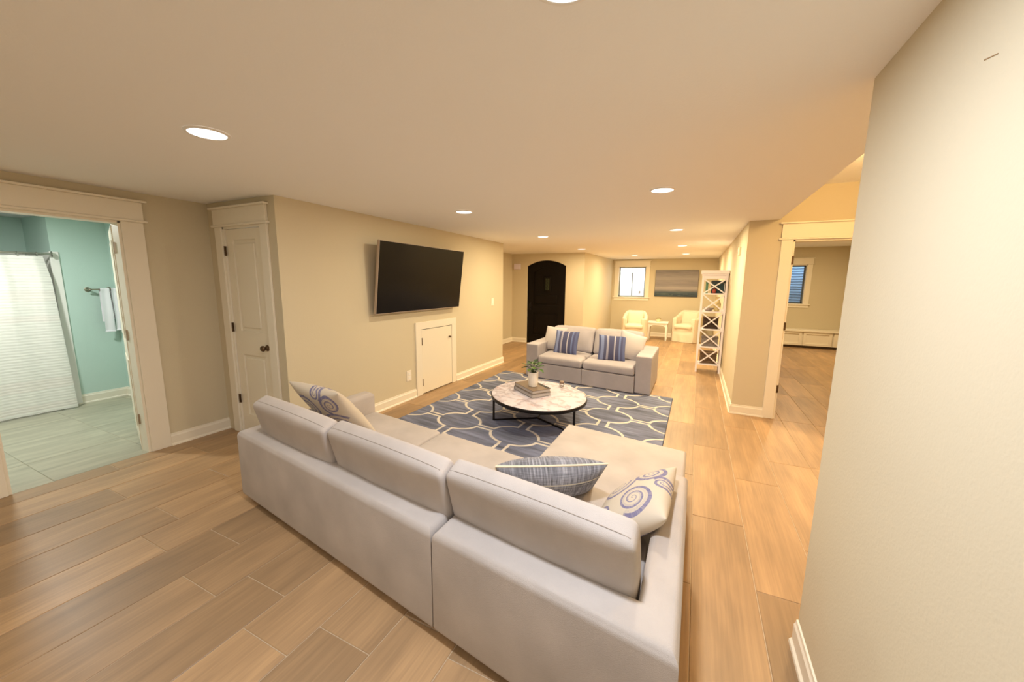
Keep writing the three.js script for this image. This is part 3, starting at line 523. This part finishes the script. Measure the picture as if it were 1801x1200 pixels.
throwPillow('navy and pale blue striped pillow on the left half of the loveseat', 0.42, 0.4, 0.15, [-1.88, 0.575, -5.74], [1, 0, 0.03], [0, 0.93, -0.36], stripeMat, { group: 'striped pillows on the loveseat' });
throwPillow('navy and pale blue striped pillow tilted on the right half of the loveseat', 0.42, 0.4, 0.15, [-1.1, 0.575, -5.66], [0.97, -0.02, -0.2], [0.12, 0.93, -0.36], stripeMat, { group: 'striped pillows on the loveseat' });
throwPillow('plain cream pillow standing against the right arm of the loveseat', 0.44, 0.42, 0.15, [-0.84, 0.6, -5.84], [0.75, -0.26, -0.5], [0.12, 0.9, -0.2], linen, { group: 'plain cream pillows on the loveseat' });

// ---------------------------------------------------------------- coffee table and what stands on it
const TC = [-1.535, -3.69], TOP = 0.305;
{
  const t = thing('coffee_table', 'round marble-topped coffee table with thin black metal frame on the rug', 'coffee table', at(TC[0], 0, TC[1]));
  const veins = dataTex(512, 512, (u, v) => { const w = fbm(u * 5, v * 5, 5, 5, 81, 4), a = fbm(u * 9 + w * 3, v * 9, 9, 9, 90, 4), b = fbm(u * 22, v * 22 + w * 4, 22, 22, 94, 3), g = Math.pow(Math.max(0, 1 - Math.abs(a - 0.5) * 9), 1.5), p = Math.max(0, b - 0.55) * 2; return [214 - 40 * g - 8 * p, 208 - 44 * g - 30 * p, 218 - 44 * g - 38 * p]; });
  const top = lathe([[0, TOP], [0.553, TOP], [0.558, TOP - 0.003], [0.558, TOP - 0.014], [0, TOP - 0.014]], 72); const p = top.attributes.position, uv = top.attributes.uv; for (let i = 0; i < p.count; i++) uv.setXY(i, p.getX(i) * 0.9, p.getZ(i) * 0.9);
  mesh('marble_top', askew(top), mat(0xffffff, 0.5, { map: veins }), t);
  mesh('metal_rim', askew(lathe([[0.54, TOP - 0.036], [0.565, TOP - 0.036], [0.567, TOP - 0.012], [0.559, TOP - 0.0015], [0.5575, TOP - 0.008], [0.5575, TOP - 0.0145], [0.54, TOP - 0.0145], [0.54, TOP - 0.036]], 72)), M.black, t);
  [141, 21, -99].forEach((d) => { const a = d * Math.PI / 180, x = 0.54 * Math.cos(a), z = 0.54 * Math.sin(a); mesh('leg_frame', [bar([0, RUGTOP + 0.007, 0], [x, RUGTOP + 0.007, z], 0.014, 0.014), bar([x, RUGTOP, z], [x, TOP - 0.03, z], 0.024, 0.014), bar([0, TOP - 0.025, 0], [x, TOP - 0.025, z], 0.014, 0.014)].map(askew), M.black, t); });
}
function book(label, c, y, w, d, h, ang, cover, pages, group) {
  const t = thing('book', label, 'book', at(c[0], y, c[1]), 0, group), put = (g) => askew(rot(g, 0, ang, 0));
  mesh('cover', [rbox(-w / 2, w / 2, 0, 0.004, -d / 2, d / 2, 0.001, 1), rbox(-w / 2, w / 2, h - 0.004, h, -d / 2, d / 2, 0.001, 1), rbox(-w / 2, -w / 2 + 0.005, 0, h, -d / 2, d / 2, 0.002, 1)].map(put), cover, t);
  mesh('pages', [rbox(-w / 2 + 0.005, w / 2 - 0.006, 0.004, h - 0.004, -d / 2 + 0.006, d / 2 - 0.006, 0.001, 1)].map(put), pages, t);
  return t;
}
const BA = -0.55;
book('grey hardcover book lying on the marble table, lower of the two beneath the plant', [-1.62, -3.70], TOP + 0.0005, 0.4, 0.27, 0.041, BA, mat(0x8b8684, 0.7), mat(0xbcb6b4, 0.9), 'books beneath the plant');
const topBook = book('brown hardcover book with dark edge, upper of the two beneath the plant', [-1.62, -3.705], TOP + 0.042, 0.39, 0.26, 0.04, BA, mat(0x84705c, 0.6), mat(0xb8b0ac, 0.9), 'books beneath the plant');
mesh('dark_cover_band', askew(rot(rbox(-0.02, 0.194, 0.0398, 0.0415, -0.129, -0.085, 0.0005, 1), 0, BA, 0)), mat(0x1d1a1c, 0.6), topBook);
{
  const y = TOP + 0.0825, t = thing('potted_plant', 'small leafy green plant in a white pot standing on the books', 'plant', at(-1.6, y, -3.68));
  const pot = mesh('pot', askew(lathe([[0, 0.001], [0.05, 0.001], [0.054, 0.004], [0.064, 0.162], [0.0635, 0.167], [0.0595, 0.165], [0.058, 0.147], [0, 0.147]], 40)), mat(0xf1ebe2, 0.4), t);
  mesh('soil', askew(lathe([[0.0575, 0.149], [0.03, 0.153], [0, 0.154]], 24)), mat(0x3b2a1c, 1), pot);
  const leafG = (() => { const g = new THREE.PlaneGeometry(1, 1, 6, 8); remap(g, (x, yy) => { const s = yy + 0.5, w = Math.sin(Math.PI * Math.pow(s, 0.8)) * 0.36; return [x * 2 * w, s, 0.12 * x * x * 4 * 0.6 - 0.22 * s * s]; }); g.computeVertexNormals(); return g; })();
  const LM = [0x3c5a2e, 0x4c7034, 0x2e4726, 0x66823c].map((c) => mat(c, 0.5, { side: THREE.DoubleSide }));
  for (let i = 0; i < 22; i++) {
    const a = i * 2.399, f = i / 22, hgt = 0.175 + 0.075 * (1 - f * 0.8) + 0.02 * rnd(), out = 0.008 + 0.05 * Math.sqrt(f) + 0.01 * rnd(), r0 = 0.02 * Math.sqrt(f);
    const b = [r0 * Math.cos(a), 0.15, r0 * Math.sin(a)], e = [(r0 + out) * Math.cos(a), hgt, (r0 + out) * Math.sin(a)];
    const st = mesh('stem', askew(tube([b, [b[0] * 0.6 + e[0] * 0.4, 0.15 + (hgt - 0.15) * 0.7, b[2] * 0.6 + e[2] * 0.4], e], 0.0018, 8, 5)), LM[2], t);
    const L = 0.058 + 0.022 * rnd(), b2 = a + rnd() - 0.5, dir = V3(Math.cos(b2), 0.5 - 0.9 * f + 0.5 * rnd(), Math.sin(b2)).normalize(), side = V3(-Math.sin(b2), 0, Math.cos(b2));
    const g = leafG.clone(); g.scale(L * 1.15, L, L); mesh('leaf', askew(frame3(g, e, side.toArray(), dir.toArray(), side.clone().cross(dir).toArray())), LM[i % 4], st);
  }
}
{
  const t = thing('candle_jar', 'small clear jar with brown top at the far edge of the marble table', 'candle', at(-1.385, TOP, -4.1));
  mesh('jar', askew(lathe([[0, 0.001], [0.026, 0.001], [0.028, 0.004], [0.028, 0.045], [0.026, 0.045], [0.025, 0.006], [0, 0.006]], 28)), new THREE.MeshPhysicalMaterial({ color: 0xffffff, roughness: 0.05, transmission: 1, thickness: 0.003, ior: 1.45 }), t);
  mesh('lid', askew(lathe([[0, 0.075], [0.024, 0.074], [0.029, 0.068], [0.029, 0.046], [0, 0.046]], 28)), mat(0x8b7564, 0.5), t);
}

// ---------------------------------------------------------------- far end: painting, chairs, side table
const seaTex = canvasTex(1024, 660, (c, w, h) => {
  const g = c.createLinearGradient(0, 0, 0, h); g.addColorStop(0, '#807c80'); g.addColorStop(0.3, '#a09a9a'); g.addColorStop(0.55, '#8c878a'); g.addColorStop(0.68, '#aea6a4'); g.addColorStop(0.78, '#7b7a7e'); g.addColorStop(0.84, '#4c5a66'); g.addColorStop(1, '#313f50'); c.fillStyle = g; c.fillRect(0, 0, w, h);
  for (let i = 0; i < 260; i++) { const y = h * (0.05 + 0.95 * rnd()), x = w * rnd(), l = 60 + 260 * rnd(); c.globalAlpha = 0.10; c.fillStyle = y > h * 0.8 ? ['#2f3a46', '#55646a', '#7d857f'][i % 3] : ['#bdb5b2', '#75706f', '#aea7a6'][i % 3]; c.beginPath(); c.ellipse(x, y, l, 3 + 9 * rnd(), (rnd() - 0.5) * 0.15, 0, 7); c.fill(); }
  c.globalAlpha = 0.5; for (let i = 0; i < 40; i++) { c.fillStyle = ['#33404c', '#6f7a70', '#4a5a52'][i % 3]; c.beginPath(); c.ellipse(w * rnd(), h * (0.86 + 0.12 * rnd()), 20 + 60 * rnd(), 4 + 8 * rnd(), 0, 0, 7); c.fill(); } c.globalAlpha = 1;
});
{
  const t = thing('painting', 'wide unframed seascape canvas in muted grey and teal on the far wall', 'painting', [-0.553, 1.562, ZF]);
  mesh('canvas_edge', rbox(-0.572, 0.572, -0.378, 0.378, 0.002, 0.036, 0.004), mat(0x7d7468, 0.9), t);
  const g = new THREE.PlaneGeometry(1.134, 0.748); g.translate(0, 0, 0.0365); mesh('painted_face', g, mat(0xffffff, 0.8, { map: seaTex }), t);
}
const slip = mat(0xe4d8c2, 0.95, { bumpMap: again(weave, 6, 6), bumpScale: 0.001 });
const chairParts = (() => {
  // tub chair about its base, front towards +z: wrap of arms and back, skirt, seat cushion
  const pos = [], idx = [], n = 48, m = 14, R = 0.36;
  const ring = (a, out) => { const k = R - (out ? 0 : 0.1); const x = k * Math.sign(Math.sin(a)) * Math.pow(Math.abs(Math.sin(a)), 0.75), z = -k * Math.sign(Math.cos(a)) * Math.pow(Math.abs(Math.cos(a)), 0.75); return [x, z + (Math.cos(a) < 0 ? 0.03 : 0)]; };
  const topY = (a) => 0.68 + 0.2 * Math.min(1, Math.pow(Math.max(0, Math.cos(a * 0.95)), 0.9) * 1.25);
  const A = 2.25;
  for (let i = 0; i <= n; i++) { const a = -A + 2 * A * i / n, o = ring(a, true), q = ring(a, false), ty = topY(a);
    for (let j = 0; j <= m; j++) { const s = j / m; let x, y, z; if (s < 0.5) { const f = s / 0.5; y = 0.01 + (ty - 0.06) * f; const fl = 1 + 0.05 * (1 - f); x = o[0] * fl; z = o[1] * fl; } else if (s < 0.75) { const f = (s - 0.5) / 0.25, th = Math.PI * f; x = (o[0] + q[0]) / 2 + (o[0] - q[0]) / 2 * Math.cos(th); z = (o[1] + q[1]) / 2 + (o[1] - q[1]) / 2 * Math.cos(th); y = ty - 0.05 + 0.05 * Math.sin(th); } else { const f = (s - 0.75) / 0.25; x = q[0]; z = q[1]; y = (ty - 0.05) * (1 - f) + 0.4 * f; }
      pos.push(x, y, z); } }
  for (let i = 0; i < n; i++) for (let j = 0; j < m; j++) { const k = i * (m + 1) + j; idx.push(k, k + 1, k + m + 2, k, k + m + 2, k + m + 1); }
  const wrap = new THREE.BufferGeometry(); wrap.setAttribute('position', new THREE.Float32BufferAttribute(pos, 3)); wrap.setIndex(idx); wrap.computeVertexNormals();
  const caps = []; for (const s of [-1, 1]) { const a = s * A, o = ring(a, true), q = ring(a, false), g = cushion(0.115, topY(a) - 0.01, 0.06, 0.028, { seg: [8, 10, 6] }); g.translate((o[0] + q[0]) / 2, (topY(a) + 0.005) / 2, (o[1] + q[1]) / 2 + 0.012); caps.push(g); }
  const sp = [], si = [], N = 40; for (let i = 0; i <= N; i++) { const f = i / N, x = -0.3 + 0.6 * f, bow = 0.34 - 0.07 * (2 * f - 1) ** 2; for (let j = 0; j <= 10; j++) { const y = 0.008 + 0.39 * j / 10, fold = 0.012 * Math.sin(f * 15 + j * 0.2) * (1 - j / 10) - 0.016 * Math.exp(-(((y - 0.33 + 0.05 * Math.sin(Math.PI * f)) / 0.03) ** 2)); sp.push(x, y, bow + 0.03 * (1 - j / 10) + fold); } }
  for (let i = 0; i < N; i++) for (let j = 0; j < 10; j++) { const k = i * 11 + j; si.push(k, k + 11, k + 12, k, k + 12, k + 1); }
  const skirt = new THREE.BufferGeometry(); skirt.setAttribute('position', new THREE.Float32BufferAttribute(sp, 3)); skirt.setIndex(si); skirt.computeVertexNormals();
  const seat = cushion(0.5, 0.12, 0.58, 0.045, { top: 0.03, front: 0.02, seg: [14, 8, 14] }); seat.translate(0, 0.43, 0.06);
  const pad = cushion(0.46, 0.38, 0.13, 0.055, { front: 0.03, top: 0.01, seg: [14, 10, 8] }); pad.rotateX(-0.16); pad.translate(0, 0.65, -0.2);
  return { wrap: merge([wrap, ...caps]), skirt, seat, pad };
})();
function tubChair(label, pos, turn, s) { const m2 = slip.clone(); m2.side = THREE.DoubleSide; const t = thing('armchair', label, 'armchair', pos, turn, 'slipcovered tub chairs'); for (const [n, k] of [['wrapped_arms', 'wrap'], ['skirt', 'skirt'], ['seat_cushion', 'seat'], ['back_cushion', 'pad']]) { const o = mesh(n, chairParts[k], m2, t); } t.scale.setScalar(s); return t; }
tubChair('white slipcovered tub chair beneath the far window', [-1.48, 0, -10.95], 0.05, 0.92);
tubChair('cream slipcovered tub chair below the seascape painting beside the tower shelf', [-0.17, 0, -11.45], -0.35, 0.95);
{
  const t = thing('side_table', 'small white side table between the two slipcovered chairs', 'side table', [-0.905, 0, -11.35]), w = 0.27, d = 0.21, h = 0.51;
  mesh('tabletop', rbox(-w, w, h - 0.035, h, -d, d, 0.008, 3), M.white, t);
  for (const sx of [-1, 1]) for (const sz of [-1, 1]) { const g = new THREE.CylinderGeometry(0.036, 0.024, h - 0.035, 4, 1); g.rotateY(Math.PI / 4); g.translate(sx * (w - 0.045), (h - 0.035) / 2, sz * (d - 0.045)); mesh('leg', toCreasedNormals(g, 0.3), M.white, t); }
  const ap = (len) => { const s = new THREE.Shape(); s.moveTo(-len, 0); s.lineTo(-len, -0.11); s.quadraticCurveTo(-len + 0.05, -0.06, -len + 0.11, -0.05); s.lineTo(len - 0.11, -0.05); s.quadraticCurveTo(len - 0.05, -0.06, len, -0.11); s.lineTo(len, 0); s.closePath(); const g = new THREE.ExtrudeGeometry(s, { depth: 0.016, bevelEnabled: false }); g.translate(0, h - 0.035, -0.008); return g; };
  for (const z of [-1, 1]) { const g = ap(w - 0.06); g.translate(0, 0, z * (d - 0.035)); mesh('apron', boxUV(g), M.white, t); }
  for (const x of [-1, 1]) { const g = ap(d - 0.06); g.rotateY(Math.PI / 2); g.translate(x * (w - 0.035), 0, 0); mesh('apron', boxUV(g), M.white, t); }
}
{
  const t = thing('glass_jar', 'small glass jar with dark rim standing on the white side table', 'jar', [-0.905, 0.511, -11.33]);
  mesh('body', lathe([[0, 0.001], [0.055, 0.001], [0.062, 0.01], [0.062, 0.08], [0.058, 0.08], [0.057, 0.012], [0, 0.01]], 28), mat(0xe9d9b4, 0.3), t);
  mesh('rim', lathe([[0.05, 0.08], [0.066, 0.08], [0.066, 0.1], [0.05, 0.104], [0.046, 0.1], [0.046, 0.082]], 28), mat(0x8a7a50, 0.4), t);
}

// ---------------------------------------------------------------- tower shelf with crossed fronts
const SH = { x: 0.268, z: -7.62, w: 0.395, d: 0.3 };
{
  const t = thing('tower_shelf', 'tall narrow white tower shelf with crossed lattice fronts against the right wall', 'shelf', [SH.x, 0, SH.z]), w = SH.w / 2, d = SH.d / 2, m = mat(0xf2ecf4, 0.5);
  for (const sx of [-1, 1]) for (const sz of [-1, 1]) mesh('post', rbox(sx * w - 0.016 - sx * 0.016, sx * w + 0.016 - sx * 0.016, 0, 1.72, sz * d - 0.016 - sz * 0.016, sz * d + 0.016 - sz * 0.016, 0.003), m, t);
  mesh('top_cap', [rbox(-w - 0.008, w + 0.006, 1.7, 1.725, -d - 0.012, d + 0.012, 0.005), rbox(-w - 0.02, w + 0.011, 1.725, 1.785, -d - 0.02, d + 0.025, 0.008)], m, t);
  const ys = [0.155, 0.465, 0.775, 1.085, 1.395];
  mesh('top_rail', rbox(-w + 0.03, w - 0.03, 1.64, 1.7, d - 0.026, d - 0.006, 0.003), m, t);
  ys.forEach((y, i) => {
    mesh('shelf_board', rbox(-w + 0.006, w - 0.006, y - 0.022, y, -d + 0.006, d - 0.004, 0.003), m, t);
    const y1 = (ys[i + 1] ?? 1.66) - 0.022, z = d - 0.014, X = w - 0.03;
    mesh('cross_lattice', [bar([-X, y, z], [X, y1, z], 0.021, 0.012), bar([X, y, z + 0.002], [-X, y1, z + 0.002], 0.021, 0.012)], m, t);
  });
}
const onShelf = (i, dx, dz) => [SH.x + dx, [0.1555, 0.4655, 0.7755, 1.0855, 1.3955][i], SH.z + dz];
{ const t = thing('dark_box', 'dark teal lidded box on the top level of the tower shelf', 'box', onShelf(4, 0.055, -0.04)); mesh('box_body', rbox(-0.1, 0.1, 0, 0.17, -0.08, 0.08, 0.006), mat(0x24404a, 0.6), t); mesh('box_lid', rbox(-0.104, 0.104, 0.171, 0.22, -0.084, 0.084, 0.006), mat(0x16242c, 0.5), t); }
{ const t = thing('green_book', 'upright green book at the left on the top level of the tower shelf', 'book', onShelf(4, -0.115, -0.02)); mesh('cover', [rbox(-0.018, -0.014, 0, 0.2, -0.07, 0.07, 0.001, 1), rbox(0.014, 0.018, 0, 0.2, -0.07, 0.07, 0.001, 1), rbox(-0.018, 0.018, 0, 0.2, 0.066, 0.07, 0.001, 1)], mat(0x4d7a63, 0.6), t); mesh('pages', rbox(-0.013, 0.013, 0.004, 0.196, -0.066, 0.064, 0.001, 1), M.cream, t); }
{ const t = thing('red_ornament', 'small red ornament on the top level of the tower shelf', 'ornament', onShelf(4, 0.0, 0.085)); mesh('body', lathe([[0, 0.001], [0.018, 0.001], [0.03, 0.02], [0.034, 0.045], [0.024, 0.07], [0.01, 0.078], [0, 0.08]], 24), mat(0xa3473c, 0.4), t); mesh('neck', lathe([[0, 0.095], [0.006, 0.094], [0.009, 0.085], [0.009, 0.077], [0, 0.077]], 16), M.bronze, t); }
{ const t = thing('ceramic_vase', 'pale yellow ceramic vase on the second level of the tower shelf', 'vase', onShelf(3, 0.07, -0.01)); mesh('body', lathe([[0, 0.001], [0.035, 0.001], [0.055, 0.06], [0.06, 0.12], [0.035, 0.19], [0.028, 0.22], [0.036, 0.245], [0.031, 0.245], [0.023, 0.22], [0, 0.2]], 32), mat(0xe8d49a, 0.35), t); }
{ const t = thing('grey_dish', 'low grey dish in front on the second level of the tower shelf', 'dish', onShelf(3, -0.06, 0.02)); mesh('bowl', lathe([[0, 0.001], [0.05, 0.001], [0.085, 0.055], [0.08, 0.055], [0.047, 0.008], [0, 0.007]], 32), mat(0x9d938f, 0.5), t); }
function basket(label, p, w, h, d, c, c2) { const t = thing('storage_basket', label, 'basket', p, 0, 'woven baskets on the tower shelf'); const g = []; for (let i = 0; i < 7; i++) { const y = h * (i + 0.5) / 7; g.push(rbox(-w, w, y - h / 14, y + h / 14, -d, d, h / 15, 3)); } mesh('woven_body', g, mat(c, 0.9), t); mesh('rim', [rbox(-w - 0.006, w + 0.006, h - 0.004, h + 0.016, -d - 0.006, d + 0.006, 0.007, 2)], mat(c2, 0.8), t); }
basket('dark brown woven basket on the middle level of the tower shelf', onShelf(2, -0.01, -0.02), 0.12, 0.19, 0.09, 0x4a3b33, 0x6b523c);
basket('grey woven basket on the fourth level of the tower shelf', onShelf(1, 0.0, -0.02), 0.13, 0.15, 0.1, 0x8d8583, 0x7a7270);
basket('wide brown woven basket on the lowest level of the tower shelf', onShelf(0, 0.0, -0.02), 0.135, 0.19, 0.1, 0x6f5a48, 0x856c50);

// ---------------------------------------------------------------- bedroom bench
{
  const zb = -11.66, t = thing('window_bench', 'built-in cream window bench with panelled fronts under the bedroom window', 'bench', [0, 0, ZF]), f = zb - ZF;
  mesh('seat_top', rbox(0.61, 3.395, 0.405, 0.45, 0.001, f + 0.03, 0.008, 3), M.trim, t);
  mesh('carcass', box(0.61, 3.395, 0.06, 0.405, 0.001, f - 0.036), M.trim, t);
  mesh('toe_kick', box(0.61, 3.395, 0, 0.06, 0.001, f - 0.07), mat(0x5b4a36, 0.8), t);
  for (let i = 0; i < 4; i++) { const a = 0.66 + i * 0.605 + (i > 2 ? 0 : 0), x0 = 2.475 - 0.605 * (3 - i), x1 = x0 + 0.575; if (x1 < 0.66) continue; const q = Math.max(x0, 0.62);
    mesh('front_panel', [rbox(q, x1, 0.065, 0.12, f - 0.036, f, 0.003), rbox(q, x1, 0.35, 0.4, f - 0.036, f, 0.003), rbox(q, q + 0.06, 0.12, 0.35, f - 0.036, f, 0.003), rbox(x1 - 0.06, x1, 0.12, 0.35, f - 0.036, f, 0.003), box(q + 0.06, x1 - 0.06, 0.12, 0.35, f - 0.035, f - 0.022)], M.trim, t); }
  mesh('front_panel', [rbox(3.08, 3.39, 0.065, 0.4, f - 0.02, f, 0.003)], M.trim, t);
}

// ---------------------------------------------------------------- bathroom
{
  const t = thing('bathtub', 'white alcove bathtub hidden behind the shower curtain', 'bathtub', [-7.17, 0, -0.9]);
  const s = new THREE.Shape([V2(-0.375, -0.88), V2(0.34, -0.88), V2(0.34, 0.88), V2(-0.375, 0.88)]), h = new THREE.Path(); h.absellipse(-0.02, 0, 0.28, 0.78, 0, Math.PI * 2); s.holes.push(h);
  const rim = new THREE.ExtrudeGeometry(s, { depth: 0.04, bevelEnabled: true, bevelSize: 0.008, bevelThickness: 0.008, bevelSegments: 3, bevelOffset: -0.008 }); rim.rotateX(-Math.PI / 2); rim.translate(0, 0.46, 0);
  mesh('rim', rim, M.white, t); mesh('apron', rbox(0.3, 0.335, 0, 0.462, -0.88, 0.88, 0.006), M.white, t);
  const basin = lathe([[0, 0.12], [0.2, 0.12], [0.25, 0.2], [0.28, 0.46]], 40); basin.scale(1, 1, 0.78 / 0.28); basin.translate(-0.02, 0, 0); const bm = M.white.clone(); bm.side = THREE.DoubleSide; mesh('basin', basin, bm, t);
}
{ const t = thing('tub_surround', 'white shower surround panel with an upright edge strip at the alcove corner', 'shower surround', [0, 0, 0]);
  mesh('side_panel', rbox(-7.535, -6.79, 0.52, 1.84, -1.788, -1.777, 0.003), M.white, t); mesh('back_panel', rbox(-7.548, -7.537, 0.52, 1.84, -1.775, -0.002, 0.003), M.white, t);
  mesh('edge_strip', rbox(-6.789, -6.77, 0.0, 1.845, -1.845, -1.77, 0.006, 3), M.white, t); }
{ const t = thing('curtain_rod', 'chrome shower curtain rod across the tub alcove', 'curtain rod', [-6.72, 1.812, 0]); mesh('rod', rot(new THREE.CylinderGeometry(0.013, 0.013, 1.775, 16), Math.PI / 2).translate(0, 0, -0.889), M.chrome, t); for (const z of [-1.776, -0.006]) mesh('flange', rot(lathe([[0, 0.012], [0.016, 0.011], [0.032, 0.003], [0.034, 0]], 24), z < -1 ? Math.PI / 2 : -Math.PI / 2).translate(0, 0, z), M.chrome, t); }
{
  const t = thing('shower_curtain', 'white ribbed shower curtain hanging in front of the bathtub', 'shower curtain', [-6.69, 0, -0.9]);
  const NZ = 160, NY = 60, pos = [], uv = [], idx = [];
  for (let i = 0; i <= NZ; i++) { const f = i / NZ; for (let j = 0; j <= NY; j++) { const s = j / NY, y = 0.018 + 1.765 * s; const lean = 0.085 * (1 - s), z0 = -1.73 - 0.03 * (1 - s) + 0.03 * Math.max(0, s - 0.85) / 0.15, z1 = -0.1; const z = z0 + (z1 - z0) * f, fold = 0.018 * Math.sin(f * 38) + 0.012 * Math.sin(f * 17 + 1) + 0.004 * Math.sin(f * 90 + s * 3); pos.push(lean - 0.02 + fold * (0.5 + 0.5 * s), y, z + 0.9); uv.push(f * 1.6, y); } }
  for (let i = 0; i < NZ; i++) for (let j = 0; j < NY; j++) { const k = i * (NY + 1) + j; idx.push(k, k + 1, k + NY + 2, k, k + NY + 2, k + NY + 1); }
  const g = new THREE.BufferGeometry(); g.setAttribute('position', new THREE.Float32BufferAttribute(pos, 3)); g.setAttribute('uv', new THREE.Float32BufferAttribute(uv, 2)); g.setIndex(idx); g.computeVertexNormals();
  const ribs = dataTex(64, 512, (u, v) => { const n = 128 + 70 * Math.sin(v * Math.PI * 2 * 32) + 60 * (vnoise(u * 16, v * 120, 16, 120, 6) - 0.5); return [n, n, n]; }, false, [1, 1]);
  const tone = dataTex(64, 512, (u, v) => { const n = 0.975 + 0.025 * Math.sin(v * Math.PI * 2 * 32) + 0.05 * (vnoise(u * 16, v * 140, 16, 140, 6) - 0.5), b = v > 0.28 && v < 0.4 || v > 0.05 && v < 0.12 ? 0.985 : 1; return [245 * n, 240 * n * b, 232 * n * b]; });
  mesh('cloth', g, mat(0xffffff, 0.9, { map: tone, bumpMap: ribs, bumpScale: 0.0022, side: THREE.DoubleSide }), t);
  const rings = []; for (let i = 0; i < 12; i++) { const f = i / 11, z = -1.66 + f * 1.54 + 0.9; const q = new THREE.TorusGeometry(0.024, 0.003, 6, 18); q.translate(-0.03, 1.805, z); rings.push(q); }
  rings.forEach((q) => mesh('curtain_ring', q, M.chrome, t));
}
{ const t = thing('towel_bar', 'brushed metal towel bar on the teal bathroom wall', 'towel bar', [-6.79, 1.405, 0]); mesh('bar', rot(new THREE.CylinderGeometry(0.009, 0.009, 0.28, 14), Math.PI / 2).translate(0.075, 0, -2.135), M.nickel, t); for (const z of [-2.04, -2.235]) mesh('post', [rot(lathe([[0, 0.088], [0.013, 0.086], [0.014, 0.06], [0.01, 0.05], [0.012, 0.012], [0.028, 0.008], [0.028, 0]], 20), 0, 0, -Math.PI / 2).translate(0, 0, z)], M.nickel, t); }
function towel(label, z, w, l1, l2) {
  const t = thing('towel', label, 'towel', [-6.715, 1.405, z], 0, 'towels on the bathroom bar'), pos = [], idx = [], n = 40, m = 12, th = 0.022;
  const path = []; for (let i = 0; i <= n; i++) { const s = i / n; if (s < 0.45) path.push([0.018 + 0.012 * Math.sin(s * 9), -l1 * (1 - s / 0.45)]); else if (s < 0.55) { const a = (s - 0.45) / 0.1 * Math.PI; path.push([0.018 * Math.cos(a), 0.018 * Math.sin(a)]); } else path.push([-0.018, -l2 * (s - 0.55) / 0.45]); }
  for (let i = 0; i <= n; i++) for (let j = 0; j <= m; j++) { const f = j / m - 0.5; pos.push(path[i][0] + 0.004 * Math.sin(j * 0.55 + i * 0.08), path[i][1], f * w * (1 + 0.1 * Math.max(0, -path[i][1] / l1))); }
  for (let i = 0; i < n; i++) for (let j = 0; j < m; j++) { const k = i * (m + 1) + j; idx.push(k, k + 1, k + m + 2, k, k + m + 2, k + m + 1); }
  const g = new THREE.BufferGeometry(); g.setAttribute('position', new THREE.Float32BufferAttribute(pos, 3)); g.setIndex(idx); g.computeVertexNormals();
  mesh('cloth', g, mat(0xf4f0f4, 0.95, { side: THREE.DoubleSide }), t);
  mesh('hem', rbox(0.006, 0.034, -l1 - 0.004, -l1 + 0.012, -w / 2 * 1.1, w / 2 * 1.1, 0.004), mat(0xf4f0f4, 0.95), t);
}
towel('white towel folded over the bathroom bar, left and longer of the pair', -2.165, 0.085, 0.53, 0.4);
towel('white towel folded over the bathroom bar, right one beside the door edge', -2.247, 0.045, 0.52, 0.38);

renderer.render(scene, camera);
